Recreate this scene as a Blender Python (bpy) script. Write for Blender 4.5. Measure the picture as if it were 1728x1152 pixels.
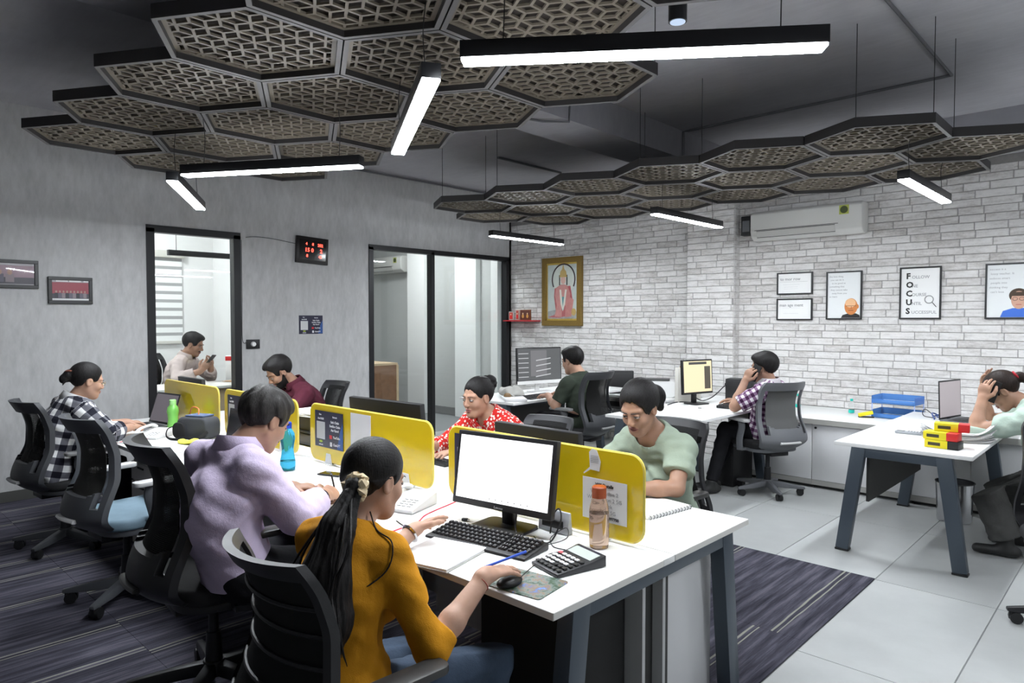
import bpy, bmesh, math, random
import numpy as np
from mathutils import Matrix, Vector
random.seed(7)
rng = np.random.default_rng(7)
for o in list(bpy.data.objects): bpy.data.objects.remove(o)
SC = bpy.context.scene
COL = SC.collection
# ------------------------------------------------------------------ camera, world, exposure
cam_d = bpy.data.cameras.new('camera'); cam = bpy.data.objects.new('camera', cam_d); COL.objects.link(cam)
cam_d.sensor_width = 36; cam_d.lens = 24; cam_d.clip_start = .05; cam_d.clip_end = 60
cam.location = (7.026, 0, 1.55)
cam.rotation_euler = (math.radians(90 - 1.889), 0, math.radians(43.6))
SC.camera = cam
W = bpy.data.worlds.new('world'); SC.world = W; W.use_nodes = True
W.node_tree.nodes['Background'].inputs[0].default_value = (.8, .85, .9, 1)
W.node_tree.nodes['Background'].inputs[1].default_value = .05
SC.view_settings.view_transform = 'Standard'; SC.view_settings.look = 'None'
SC.view_settings.gamma = 1; SC.view_settings.use_curve_mapping = False
SC.view_settings.exposure = 0.1
SC.cycles.max_bounces = 8; SC.cycles.caustics_reflective = False; SC.cycles.caustics_refractive = False
LAMP = 150.0        # emission of the linear lamps' diffusers
CEIL = 3.36; BRY = 7.352; DZ = .73

# ------------------------------------------------------------------ helpers
class G:
    def __init__(s): s.v = []; s.f = []; s.m = []
    def add(s, V, F, mi=0):
        b = len(s.v); s.v.extend([tuple(map(float, p)) for p in V])
        for f in F: s.f.append(tuple(b + i for i in f)); s.m.append(mi)
        return s
    def box(s, x0, x1, y0, y1, z0, z1, mi=0):
        V = [(x0,y0,z0),(x1,y0,z0),(x1,y1,z0),(x0,y1,z0),(x0,y0,z1),(x1,y0,z1),(x1,y1,z1),(x0,y1,z1)]
        return s.add(V, [(0,3,2,1),(4,5,6,7),(0,1,5,4),(1,2,6,5),(2,3,7,6),(3,0,4,7)], mi)
    def obox(s, c, a, b, d, mi=0):
        c, a, b, d = map(np.array, (c, a, b, d))
        V = [c-a-b-d, c+a-b-d, c+a+b-d, c-a+b-d, c-a-b+d, c+a-b+d, c+a+b+d, c-a+b+d]
        return s.add(V, [(0,3,2,1),(4,5,6,7),(0,1,5,4),(1,2,6,5),(2,3,7,6),(3,0,4,7)], mi)
    def bar(s, p0, p1, w, h, up=(0,0,1), mi=0, w1=None, h1=None):
        p0 = np.array(p0, float); p1 = np.array(p1, float); d = p1-p0; L = np.linalg.norm(d); d /= L
        a = np.cross(d, up); n = np.linalg.norm(a)
        a = a/n if n > 1e-6 else np.array([1., 0, 0]); b = np.cross(a, d)
        w1 = w1 or w; h1 = h1 or h
        V = []
        for p, ww, hh in ((p0, w, h), (p1, w1, h1)):
            V += [p-a*ww/2-b*hh/2, p+a*ww/2-b*hh/2, p+a*ww/2+b*hh/2, p-a*ww/2+b*hh/2]
        return s.add(V, [(0,1,2,3),(7,6,5,4),(0,4,5,1),(1,5,6,2),(2,6,7,3),(3,7,4,0)], mi)
    def cyl(s, p0, p1, r0, r1=None, n=14, mi=0):
        return s.tube([p0, p1], [r0, r0 if r1 is None else r1], n, mi)
    def tube(s, pts, r, n=8, mi=0, closed=False, flat=1.0):
        P = [np.array(p, float) for p in pts]; m = len(P)
        R = r if hasattr(r, '__len__') else [r]*m
        T = []
        for i in range(m):
            a = P[(i-1) % m] if closed else P[max(i-1, 0)]; b = P[(i+1) % m] if closed else P[min(i+1, m-1)]
            t = b-a; T.append(t/(np.linalg.norm(t)+1e-12))
        u = np.cross(T[0], (0, 0, 1))
        if np.linalg.norm(u) < 1e-3: u = np.cross(T[0], (0, 1, 0))
        u /= np.linalg.norm(u); V = []
        for i in range(m):
            u = u - T[i]*np.dot(u, T[i]); u /= np.linalg.norm(u); w = np.cross(T[i], u)
            for k in range(n):
                a = 2*math.pi*k/n; V.append(P[i]+R[i]*(math.cos(a)*u+flat*math.sin(a)*w))
        F = []
        for i in range(m if closed else m-1):
            j = (i+1) % m
            for k in range(n):
                k2 = (k+1) % n; F.append((i*n+k, i*n+k2, j*n+k2, j*n+k))
        if not closed:
            F.append(tuple(range(n-1, -1, -1))); F.append(tuple((m-1)*n+k for k in range(n)))
        return s.add(V, F, mi)
    def lathe(s, prof, n=24, c=(0, 0, 0), mi=0, rib=None):
        V = []; F = []; m = len(prof)
        for i, (r, z) in enumerate(prof):
            for k in range(n):
                a = 2*math.pi*k/n; rr = r*(1+(rib(a, z) if rib else 0)); V.append((c[0]+rr*math.cos(a), c[1]+rr*math.sin(a), c[2]+z))
        for i in range(m-1):
            for k in range(n):
                k2 = (k+1) % n; F.append((i*n+k, i*n+k2, (i+1)*n+k2, (i+1)*n+k))
        F.append(tuple(range(n-1, -1, -1))); F.append(tuple((m-1)*n+k for k in range(n)))
        return s.add(V, F, mi)
    def prism(s, poly, o, a, b, d, mi=0):
        """polygon (2D, along axes a,b from origin o) extruded along vector d"""
        o, a, b, d = (np.array(t, float) for t in (o, a, b, d)); n = len(poly)
        V = [o+a*x+b*y for x, y in poly]+[o+a*x+b*y+d for x, y in poly]
        F = [tuple(range(n-1, -1, -1)), tuple(range(n, 2*n))]+[(i, (i+1) % n, n+(i+1) % n, n+i) for i in range(n)]
        return s.add(V, F, mi)
    def ell(s, c, r, nu=16, nv=10, mi=0, R=None):
        V = []; F = []
        for j in range(nv+1):
            t = math.pi*j/nv
            for i in range(nu):
                a = 2*math.pi*i/nu; p = np.array([r[0]*math.sin(t)*math.cos(a), r[1]*math.sin(t)*math.sin(a), -r[2]*math.cos(t)])
                if R is not None: p = R.T @ p
                V.append(np.array(c)+p)
        for j in range(nv):
            for i in range(nu):
                i2 = (i+1) % nu; F.append((j*nu+i, j*nu+i2, (j+1)*nu+i2, (j+1)*nu+i))
        return s.add(V, F, mi)
    def data(s, name, mats, bevel=0, seg=2, smooth=True, angle=35):
        me = bpy.data.meshes.new(name); me.from_pydata(s.v, [], s.f)
        mats = mats if isinstance(mats, (list, tuple)) else [mats]
        for m in mats: me.materials.append(m)
        if len(mats) > 1: me.polygons.foreach_set('material_index', s.m)
        if bevel:
            bm = bmesh.new(); bm.from_mesh(me); bmesh.ops.remove_doubles(bm, verts=bm.verts, dist=1e-5)
            bmesh.ops.recalc_face_normals(bm, faces=bm.faces)
            ed = [e for e in bm.edges if len(e.link_faces) == 2 and e.calc_face_angle() > math.radians(30)]
            bmesh.ops.bevel(bm, geom=ed, offset=bevel, segments=seg, affect='EDGES', profile=.5, clamp_overlap=True)
            bm.to_mesh(me); bm.free()
        else:
            bm = bmesh.new(); bm.from_mesh(me); bmesh.ops.recalc_face_normals(bm, faces=bm.faces); bm.to_mesh(me); bm.free()
        if smooth:
            me.polygons.foreach_set('use_smooth', [True]*len(me.polygons)); me.set_sharp_from_angle(angle=math.radians(angle))
        me.update(); return me
    def build(s, name, mats, parent=None, bevel=0, seg=2, smooth=True, angle=35, kind=None):
        return link(name, s.data(name, mats, bevel, seg, smooth, angle), parent, kind)

def link(name, data, parent=None, kind=None, loc=None, rotz=None):
    o = bpy.data.objects.new(name, data); COL.objects.link(o)
    if parent: o.parent = parent
    if kind: o['kind'] = kind
    if loc is not None: o.location = loc
    if rotz is not None: o.rotation_euler.z = rotz
    return o
def tag(o, label, cat, group=None):
    o['label'] = label; o['category'] = cat
    if group: o['group'] = group
    return o
def thing(name, label, cat, loc=(0, 0, 0), rotz=0, group=None):
    o = bpy.data.objects.new(name, None); COL.objects.link(o); o.empty_display_size = .1
    o.location = loc; o.rotation_euler = (0, 0, rotz)
    return tag(o, label, cat, group)
def copy_tree(o, parent=None):
    c = o.copy(); COL.objects.link(c); c.parent = parent
    for ch in list(o.children): copy_tree(ch, c)
    return c
def crv(pts, n=6):
    """Catmull-Rom through pts"""
    P = [np.array(p, float) for p in pts]; P = [2*P[0]-P[1]]+P+[2*P[-1]-P[-2]]; out = []
    for i in range(1, len(P)-2):
        for k in range(n):
            t = k/n; a, b, c, d = P[i-1:i+3]
            out.append(.5*((2*b)+(c-a)*t+(2*a-5*b+4*c-d)*t*t+(3*b-a-3*c+d)*t**3))
    out.append(P[-2]); return out
def rrect(w, h, r, n=5):
    pts = []
    for cx, cy, a0 in ((w/2-r, h/2-r, 0), (-w/2+r, h/2-r, 90), (-w/2+r, -h/2+r, 180), (w/2-r, -h/2+r, 270)):
        for k in range(n+1):
            a = math.radians(a0+90*k/n); pts.append((cx+r*math.cos(a), cy+r*math.sin(a)))
    return pts

# ------------------------------------------------------------------ materials
MATS = {}
def mat(name, col=(.8, .8, .8), rough=.5, metal=0, spec=.5, emis=None, es=0, alpha=1, trans=0, ior=1.45, bump=0, bscale=200, var=0, vscale=8, coat=0):
    if name in MATS: return MATS[name]
    m = bpy.data.materials.new(name); m.use_nodes = True; nt = m.node_tree; b = nt.nodes['Principled BSDF']
    c = tuple(col)+(1,)
    b.inputs['Base Color'].default_value = c; b.inputs['Roughness'].default_value = rough; b.inputs['Metallic'].default_value = metal
    b.inputs['Specular IOR Level'].default_value = spec; b.inputs['Alpha'].default_value = alpha
    b.inputs['Transmission Weight'].default_value = trans; b.inputs['IOR'].default_value = ior; b.inputs['Coat Weight'].default_value = coat
    if emis: b.inputs['Emission Color'].default_value = tuple(emis)+(1,); b.inputs['Emission Strength'].default_value = es
    if var or bump:
        tc = nt.nodes.new('ShaderNodeTexCoord')
    if var:
        n = nt.nodes.new('ShaderNodeTexNoise'); n.inputs['Scale'].default_value = vscale; n.inputs['Detail'].default_value = 5
        nt.links.new(tc.outputs['Object'], n.inputs['Vector'])
        mx = nt.nodes.new('ShaderNodeMix'); mx.data_type = 'RGBA'
        mx.inputs[6].default_value = tuple(max(0, x*(1-var)) for x in col)+(1,); mx.inputs[7].default_value = tuple(min(1, x*(1+var)) for x in col)+(1,)
        nt.links.new(n.outputs['Fac'], mx.inputs[0]); nt.links.new(mx.outputs[2], b.inputs['Base Color'])
    if bump:
        n2 = nt.nodes.new('ShaderNodeTexNoise'); n2.inputs['Scale'].default_value = bscale; n2.inputs['Detail'].default_value = 3
        nt.links.new(tc.outputs['Object'], n2.inputs['Vector'])
        bp = nt.nodes.new('ShaderNodeBump'); bp.inputs['Strength'].default_value = bump; bp.inputs['Distance'].default_value = .002
        nt.links.new(n2.outputs['Fac'], bp.inputs['Height']); nt.links.new(bp.outputs['Normal'], b.inputs['Normal'])
    MATS[name] = m; return m
class NT:
    """tiny node helper"""
    def __init__(s, name, rough=.5, spec=.5):
        m = bpy.data.materials.new(name); m.use_nodes = True; MATS[name] = m
        s.m = m; s.t = m.node_tree; s.b = s.t.nodes['Principled BSDF']; s.b.inputs['Roughness'].default_value = rough; s.b.inputs['Specular IOR Level'].default_value = spec
    def n(s, typ, **kw):
        x = s.t.nodes.new('ShaderNode'+typ)
        for k, v in kw.items():
            if k.startswith('i_'):
                k = k[2:]; k = int(k) if k.isdigit() else k.replace('_', ' ')
                x.inputs[k].default_value = v
            else: setattr(x, k, v)
        return x
    def l(s, a, b): s.t.links.new(a, b)
    def math(s, op, a, b=None, c=None):
        x = s.n('Math', operation=op)
        for i, v in enumerate((a, b, c)):
            if v is None: continue
            if isinstance(v, (int, float)): x.inputs[i].default_value = v
            else: s.l(v, x.inputs[i])
        return x.outputs[0]
    def mix(s, f, a, b, blend='MIX'):
        x = s.n('Mix', data_type='RGBA', blend_type=blend)
        for i, v in ((0, f), (6, a), (7, b)):
            if isinstance(v, (int, float)): x.inputs[i].default_value = v
            elif isinstance(v, tuple): x.inputs[i].default_value = v+(1,) if len(v) == 3 else v
            else: s.l(v, x.inputs[i])
        return x.outputs[2]
    def coord(s, which='Object', scale=(1, 1, 1), rot=(0, 0, 0)):
        tc = s.n('TexCoord'); mp = s.n('Mapping'); mp.inputs['Scale'].default_value = scale; mp.inputs['Rotation'].default_value = rot
        s.l(tc.outputs[which], mp.inputs[0]); return mp.outputs[0]
    def pos(s, scale=(1, 1, 1), rot=(0, 0, 0)):
        g = s.n('NewGeometry'); mp = s.n('Mapping'); mp.inputs['Scale'].default_value = scale; mp.inputs['Rotation'].default_value = rot
        s.l(g.outputs['Position'], mp.inputs[0]); return mp.outputs[0]
    def noise(s, vec, scale, detail=4, rough=.5):
        x = s.n('TexNoise'); x.inputs['Scale'].default_value = scale; x.inputs['Detail'].default_value = detail; x.inputs['Roughness'].default_value = rough
        s.l(vec, x.inputs['Vector']); return x.outputs['Fac']
    def ramp(s, f, stops, interp='LINEAR'):
        x = s.n('ValToRGB'); x.color_ramp.interpolation = interp; e = x.color_ramp.elements
        while len(e) < len(stops): e.new(.5)
        for i, (p, c) in enumerate(stops): e[i].position = p; e[i].color = tuple(c)+(1,) if len(c) == 3 else c
        s.l(f, x.inputs[0]); return x.outputs[0]
    def bump(s, h, st=.3, dist=.002):
        x = s.n('Bump'); x.inputs['Strength'].default_value = st; x.inputs['Distance'].default_value = dist; s.l(h, x.inputs['Height']); s.l(x.outputs[0], s.b.inputs['Normal'])
    def col(s, c): s.l(c, s.b.inputs['Base Color'])

BLACK = mat('black_plastic', (.012, .012, .013), .45)
BLACKM = mat('black_metal', (.014, .014, .016), .4, .2)
WHITE = mat('white_laminate', (.82, .82, .81), .35, var=.02)
EDGE = mat('edge_band', (.62, .61, .58), .5)
STEEL = mat('slate_metal', (.062, .078, .098), .42, .3)
DARKP = mat('dark_panel', (.035, .034, .033), .6, var=.15, vscale=60)
GREYP = mat('grey_panel', (.3, .3, .31), .6)
YEL = mat('yellow_glass', (.72, .52, .012), .12, spec=.5, coat=.3, var=.05, vscale=3)
PAPER = mat('paper', (.86, .86, .85), .7)
CHROME = mat('chrome', (.6, .6, .62), .2, 1)
GREYPL = mat('grey_plastic', (.12, .125, .135), .5)
LGREY = mat('light_grey_plastic', (.5, .5, .5), .45)
WPLAST = mat('white_plastic', (.8, .8, .79), .35)
CHAIRG = mat('chair_grey_plastic', (.075, .079, .088), .5, bump=.15, bscale=300)
CHAIRB = mat('chair_black_plastic', (.014, .014, .016), .45, bump=.1, bscale=300)
SEATB = mat('seat_blue_fabric', (.17, .25, .31), .85, bump=.4, bscale=500, var=.12, vscale=20)
SEATK = mat('seat_black_fabric', (.012, .012, .013), .85, bump=.4, bscale=500)
def mesh_mat(name, col, a, cell=.006):
    if name in MATS: return MATS[name]
    t = NT(name, .8, .2); t.b.inputs['Base Color'].default_value = tuple(col)+(1,)
    v = t.coord('Object', (1/cell,)*3)
    sx = t.n('SeparateXYZ'); t.l(v, sx.inputs[0])
    fx = t.math('FRACT', sx.outputs[0]); fz = t.math('FRACT', sx.outputs[2])
    h = t.math('MULTIPLY', t.math('GREATER_THAN', fx, 1-a), t.math('GREATER_THAN', fz, 1-a))
    t.l(t.math('SUBTRACT', 1, h), t.b.inputs['Alpha']); return t.m
NETG = mesh_mat('mesh_fabric_grey', (.055, .054, .05), .36)
NETB = mesh_mat('mesh_fabric_black', (.012, .012, .012), .4)
def emit(name, col, s):
    return mat(name, (.02, .02, .02), .4, emis=col, es=s)
def glassmat(name, tint=(1, 1, 1), refl=.06, haze=0):
    """thin pane: transparent with a fresnel-like reflection"""
    m = bpy.data.materials.new(name); m.use_nodes = True; t = m.node_tree; t.nodes.clear()
    o = t.nodes.new('ShaderNodeOutputMaterial'); a = t.nodes.new('ShaderNodeBsdfTransparent'); a.inputs[0].default_value = tuple(tint)+(1,)
    g = t.nodes.new('ShaderNodeBsdfGlossy'); g.inputs['Roughness'].default_value = .02
    lw = t.nodes.new('ShaderNodeLayerWeight'); lw.inputs[0].default_value = .3
    mu = t.nodes.new('ShaderNodeMath'); mu.operation = 'MULTIPLY_ADD'; mu.inputs[1].default_value = .16; mu.inputs[2].default_value = refl
    mx = t.nodes.new('ShaderNodeMixShader'); t.links.new(lw.outputs['Facing'], mu.inputs[0]); t.links.new(mu.outputs[0], mx.inputs[0])
    t.links.new(a.outputs[0], mx.inputs[1]); t.links.new(g.outputs[0], mx.inputs[2]); t.links.new(mx.outputs[0], o.inputs[0]); MATS[name] = m; return m
PANE = glassmat('pane_glass', (.95, .97, .965), .012)

def text(s, size, o, a, b, m, parent, name='lettering', bold=0, align='LEFT', depth=.0006):
    """flat lettering: origin o, reading direction a, up b"""
    cu = bpy.data.curves.new('t', 'FONT'); cu.body = s; cu.size = size; cu.align_x = align; cu.offset = bold; cu.extrude = depth; cu.resolution_u = 2
    ob = bpy.data.objects.new('t', cu); COL.objects.link(ob)
    me = bpy.data.meshes.new_from_object(ob)
    bpy.data.objects.remove(ob); bpy.data.curves.remove(cu)
    a = Vector(a).normalized(); b = Vector(b).normalized(); n = a.cross(b)
    M = Matrix((a, b, n)).transposed().to_4x4(); M.translation = Vector(o); me.transform(M)
    me.materials.clear(); me.materials.append(m); me.name = name
    return link(name, me, parent)
# ------------------------------------------------------------------ surface materials
def plaster(name, c0, c1, sc=(3, 3, 1.2), rough=.8):
    t = NT(name, rough, .25); v = t.pos(sc, (0, 0, 0)); n = t.noise(v, 2.2, 6, .62)
    v2 = t.pos((1, 7, 2.2), (.75, 0, 0)); n2 = t.noise(v2, 3.5, 4, .6)
    f = t.math('ADD', t.math('MULTIPLY', n, .55), t.math('MULTIPLY', n2, .45))
    t.col(t.ramp(f, [(.36, c0), (.62, c1)])); t.bump(f, .25, .004); return t.m
GREYW = plaster('grey_plaster', (.42, .42, .42), (.54, .54, .54))
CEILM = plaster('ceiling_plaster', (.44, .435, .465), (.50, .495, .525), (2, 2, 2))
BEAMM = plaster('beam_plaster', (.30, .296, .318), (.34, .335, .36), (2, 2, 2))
WHITEW = mat('white_wall_paint', (.8, .8, .79), .7, var=.02, vscale=2)
PALEW = mat('pale_grey_paint', (.5, .51, .5), .7, var=.04, vscale=2)
def tile_mat():
    t = NT('floor_tile_stone', .32, .4); v = t.pos((1, 1, 1)); n = t.noise(v, 5, 6, .6)
    r = t.n('ObjectInfo').outputs['Random']
    f = t.math('ADD', t.math('MULTIPLY', n, .7), t.math('MULTIPLY', r, .3))
    t.col(t.ramp(f, [(.3, (.39, .40, .397)), (.7, (.465, .477, .472))])); t.l(t.math('MULTIPLY_ADD', n, .2, .25), t.b.inputs['Roughness']); return t.m
def brick_mat():
    t = NT('whitewashed_brick', .85, .2)
    r = t.math('FRACT', t.math('ADD', t.n('ObjectInfo').outputs['Random'], t.n('NewGeometry').outputs['Random Per Island']))
    v = t.pos((3.2, 3.2, 13)); off = t.n('VectorMath', operation='ADD'); t.l(v, off.inputs[0])
    cb = t.n('CombineXYZ'); t.l(t.math('MULTIPLY', r, 40), cb.inputs[0]); t.l(cb.outputs[0], off.inputs[1])
    n = t.noise(off.outputs[0], 2.0, 6, .7); n2 = t.noise(t.pos((1, 1, 1)), 60, 3, .6)
    f = t.math('ADD', t.math('MULTIPLY', n, .72), t.math('MULTIPLY_ADD', n2, .16, t.math('MULTIPLY', r, .13)))
    t.col(t.ramp(f, [(.30, (.33, .31, .30)), (.42, (.52, .50, .485)), (.54, (.68, .665, .655)), (.72, (.80, .79, .78))]))
    t.bump(f, .5, .006); return t.m
def carpet_mat():
    t = NT('striped_carpet', .95, .1); v = t.coord('Object'); r = t.n('ObjectInfo').outputs['Random']
    sx = t.n('SeparateXYZ'); t.l(v, sx.inputs[0])
    wob = t.math('MULTIPLY', t.math('SUBTRACT', t.noise(t.pos((9, 1.3, 1)), 1.5, 3), .5), .03)
    x = t.math('ADD', sx.outputs[0], wob); s = t.math('MULTIPLY', t.math('SUBTRACT', r, .5), .26)
    d1 = t.math('ABSOLUTE', t.math('SUBTRACT', x, s)); d2 = t.math('ABSOLUTE', t.math('SUBTRACT', x, t.math('ADD', s, .03)))
    l1 = t.math('LESS_THAN', d1, .0055); l2 = t.math('LESS_THAN', d2, .0035); ln = t.math('MAXIMUM', l1, l2)
    st = t.noise(t.pos((16, .9, 1)), 1.7, 5, .65)
    base = t.ramp(st, [(.34, (.028, .028, .037)), (.5, (.076, .073, .096)), (.66, (.165, .158, .195))])
    fz = t.noise(t.pos((1, 1, 1)), 260, 2)
    base = t.mix(t.math('MULTIPLY', fz, .5), base, (.02, .02, .03))
    lm = t.math('MULTIPLY', ln, t.math('MULTIPLY_ADD', fz, .6, .3))
    t.col(t.mix(lm, base, (.42, .42, .34))); t.bump(fz, .5, .004); return t.m
TILE = tile_mat(); BRICK = brick_mat(); CARPET = carpet_mat()
MORTAR = mat('mortar', (.26, .25, .245), .9, var=.2, vscale=30)
JOINT = mat('tile_joint', (.24, .245, .25), .8)
WOODL = mat('pale_wood', (.62, .47, .30), .5, var=.12, vscale=14)
WOODD = mat('walnut_wood', (.25, .13, .07), .5, var=.3, vscale=18)

# ------------------------------------------------------------------ room shell
X1, Y0 = 9.9, -3.6
floor = G().box(-4.2, X1, Y0, 7.9, -.12, -.006).build('floor', JOINT, smooth=False, kind='structure')
tm = G().add([(-.2985,-.5985,-.006),(.2985,-.5985,-.006),(.2985,.5985,-.006),(-.2985,.5985,-.006),(-.2965,-.5965,0),(.2965,-.5965,0),(.2965,.5965,0),(-.2965,.5965,0)],
             [(4,5,6,7),(0,1,5,4),(1,2,6,5),(2,3,7,6),(3,0,4,7)]).data('floor_tile', TILE, smooth=False)
for i in range(-1, 16):
    for j in range(-3, 7):
        x = .42+.6*i+.3; y = -.4+1.2*j+.6
        if x < 5.7 and y+.6 < 4.4 and x > .2: continue
        if x-.3 < -.02: x0 = 0
        if y+.6 > 8 or x > X1: continue
        link('floor_tile', tm, floor, loc=(x, y, 0))
carpet = thing('carpet', 'dark grey carpet with pale thin stripes under the long shared desk', 'carpet', (0, 0, 0))
cm = G().box(-.242, .242, -.549, .549, .0006, .007).data('carpet_tile', CARPET, smooth=False)
for i in range(12):
    for j in range(7):
        link('carpet_tile', cm, carpet, loc=(.0+.485*i+.243, 4.4-.55-1.1*j, 0))
G().box(-4.2, X1, Y0, 7.9, CEIL, CEIL+.1).build('ceiling', CEILM, smooth=False, kind='structure')
# left wall (grey plaster) with the door opening and the glazed opening
DY0, DY1, DT = 2.335, 3.229, 2.42; WY0, WY1, WT = 4.852, 7.30, 2.433
g = G()
for a, b, z0, z1 in ((Y0, DY0, 0, CEIL), (DY1, WY0, 0, CEIL), (DY0, DY1, DT, CEIL), (WY0, WY1, WT, CEIL), (WY1, BRY, 0, CEIL)): g.box(-.11, 0, a, b, z0, z1)
g.build('wall_left', GREYW, smooth=False, kind='structure')
g = G().box(.0, .012, Y0, DY0-.07, 0, .095).box(0, .012, DY1+.07, WY0-.06, 0, .095)
g.build('baseboard_left', mat('grey_skirting', (.085, .085, .08), .5), smooth=False, kind='structure')
# brick wall
wb = G().box(0, X1, BRY, BRY+.15, 0, CEIL).build('wall_back', MORTAR, smooth=False, kind='structure')
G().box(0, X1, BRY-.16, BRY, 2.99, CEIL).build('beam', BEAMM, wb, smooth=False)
G().box(2.98, 3.56, BRY-.13, BRY, 0, 2.99).build('column', MORTAR, wb, smooth=False)
RH = .0712
def brick_geo(g, x0, x1, z0, z1, y, t=.006):
    c = .005; m = .0022
    x0 += m; x1 -= m; z0 += m; z1 -= m
    g.add([(x0,y,z0),(x1,y,z0),(x1,y,z1),(x0,y,z1),(x0+c,y-t,z0+c),(x1-c,y-t,z0+c),(x1-c,y-t,z1-c),(x0+c,y-t,z1-c)],
          [(4,5,6,7),(0,1,5,4),(1,2,6,5),(2,3,7,6),(3,0,4,7)])
rb = random.Random(3); cells = []
for k in range(int(2.99/RH)):
    z0 = k*RH; z1 = z0+RH
    for a, b, y in ((0.01, 2.98, BRY), (2.98, 3.56, BRY-.13), (3.56, 8.6, BRY)):
        x = a - rb.choice((0, .07, .13, .19))
        while x < b:
            L = rb.choice((.2, .25, .25, .27, .27, .3)); xa, xb = max(x, a), min(x+L, b)
            if xb-xa > .03: cells.append((xa, xb, z0, z1, y))
            x += L
cells.sort(key=lambda c: (0 if (.72 < c[2] < 2.9 and c[1] < 6.75) else 1, -c[1]))
for c in cells[:300]:
    g = G(); cx = (c[0]+c[1])/2; brick_geo(g, c[0]-cx, c[1]-cx, 0, RH, 0, random.choice((.005, .0065, .008)))
    link('brick', g.data('brick', BRICK, smooth=False), wb, loc=(cx, c[4], c[2]))
g = G()
for c in cells[300:]: brick_geo(g, *c, t=random.choice((.005, .0065, .008)))
for k in range(int(2.99/RH)):     # return side of the column
    z0, z1 = k*RH+.002, (k+1)*RH-.002; ys = BRY-.13
    for ya, yb in (((0, .13),) if k % 2 else ((0, .05), (.05, .13))):
        g.obox((3.562, ys+(ya+yb)/2, (z0+z1)/2), (.004, 0, 0), (0, (yb-ya)/2-.002, 0), (0, 0, (z1-z0)/2))
g.build('brickwork', BRICK, wb, smooth=False, kind='stuff')
# far walls behind the camera
G().box(X1, X1+.1, Y0, 7.9, 0, CEIL).build('wall_right', GREYW, smooth=False, kind='structure')
G().box(0, X1, Y0-.1, Y0, 0, CEIL).build('wall_front', GREYW, smooth=False, kind='structure')
# ceiling beam, conduits
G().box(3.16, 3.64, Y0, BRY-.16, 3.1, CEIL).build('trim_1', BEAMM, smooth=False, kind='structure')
PIPE = mat('conduit_paint', (.13, .13, .14), .6)
def conduit(label, pts, r=.011):
    t = G(); t.tube(crv(pts, 1), r, 8); o = t.build('conduit', PIPE); tag(o, label, 'conduit', 'conduits on the ceiling')
zc = CEIL-.013
conduit('grey conduit crossing the ceiling from the lamp spot to the ceiling beam', [(5.86, 2.9, zc), (5.86, 5.93, zc), (3.72, 5.93, zc), (3.655, 5.93, zc), (3.655, 5.93, 3.12)])
conduit('short dark conduit on the ceiling above the deity picture', [(1.62, 5.45, zc), (1.62, 6.55, zc)], .013)
conduit('thin conduit along the top of the grey wall', [(.03, 3.9, CEIL-.03), (.03, 7.3, CEIL-.03)], .012)
conduit('bent conduit on the ceiling beam beside the near hexagon panels', [(3.3, 3.4, 3.085), (3.5, 4.05, 3.085), (3.64, 4.2, 3.085), (3.655, 4.2, 3.3)], .009)

# black frames + panes of the openings
def frame_x(name, y0, y1, zt, mull=(), w=.055, n=1):
    g = G(); x0, x1 = -.085, .012
    g.box(x0, x1, y0-w*.2, y0+w, 0, zt); g.box(x0, x1, y1-w, y1+w*.2, 0, zt); g.box(x0, x1, y0-w*.2, y1+w*.2, zt-w*.6, zt+w*.5)
    for m in mull: g.box(x0, x1, m-w/2, m+w/2, 0, zt)
    o = g.build(name, BLACKM, smooth=False, kind='structure'); return o
d1 = frame_x('door_1', DY0, DY1, DT, w=.062)
G().box(-.05, -.042, DY0+.06, DY1-.06, .02, DT-.04).build('pane', PANE, d1, smooth=False)
w1 = frame_x('window_1', WY0, WY1, WT, (5.85,), w=.055)
G().box(-.05, -.042, WY0+.05, 5.82, .03, WT-.035).build('pane', PANE, w1, smooth=False)
G().box(-.05, -.042, 5.88, WY1-.05, .03, WT-.035).build('pane', PANE, w1, smooth=False)
# cabin behind the door
G().box(-2.3, -2.2, .7, 3.98, 0, CEIL).build('wall_cabin_back', WHITEW, smooth=False, kind='structure')
G().box(-2.2, -.11, 3.88, 3.98, 0, CEIL).build('wall_cabin_right', WHITEW, smooth=False, kind='structure')
G().box(-2.2, -.11, .7, .8, 0, CEIL).build('wall_cabin_left', WHITEW, smooth=False, kind='structure')
G().box(-2.2, -.12, .8, 3.88, .0, .1).build('trim_2', mat('cabin_floor', (.45, .45, .45), .4), smooth=False, kind='structure')
# room behind the large panes: end wall with piers in different tones
g = G().box(-4.1, -.0, 7.32, 7.5, 0, CEIL, 0).box(-4.1, -4.0, 3.98, 7.32, 0, CEIL, 0).box(-4.0, -2.2, 3.98, 4.06, 0, CEIL, 0)
g.build('wall_office_back', [PALEW], smooth=False, kind='structure')
G().box(-2.16, -1.72, 7.1, 7.32, 0, CEIL).build('trim_3', WHITEW, smooth=False, kind='structure')
G().box(-1.1, -.62, 7.22, 7.32, 0, CEIL).build('trim_4', mat('lit_band_white', (.86, .87, .86), .6), smooth=False, kind='structure')  # pier for the lit band of the wall, its brightness put into the colour
G().box(-.25, -.11, 7.18, 7.32, 0, CEIL).build('trim_5', WHITEW, smooth=False, kind='structure')
G().box(-1.7, -1.12, 7.29, 7.32, 0, .12).build('baseboard_office', mat('grey_skirting2', (.2, .2, .2), .5), smooth=False, kind='structure')

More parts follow.
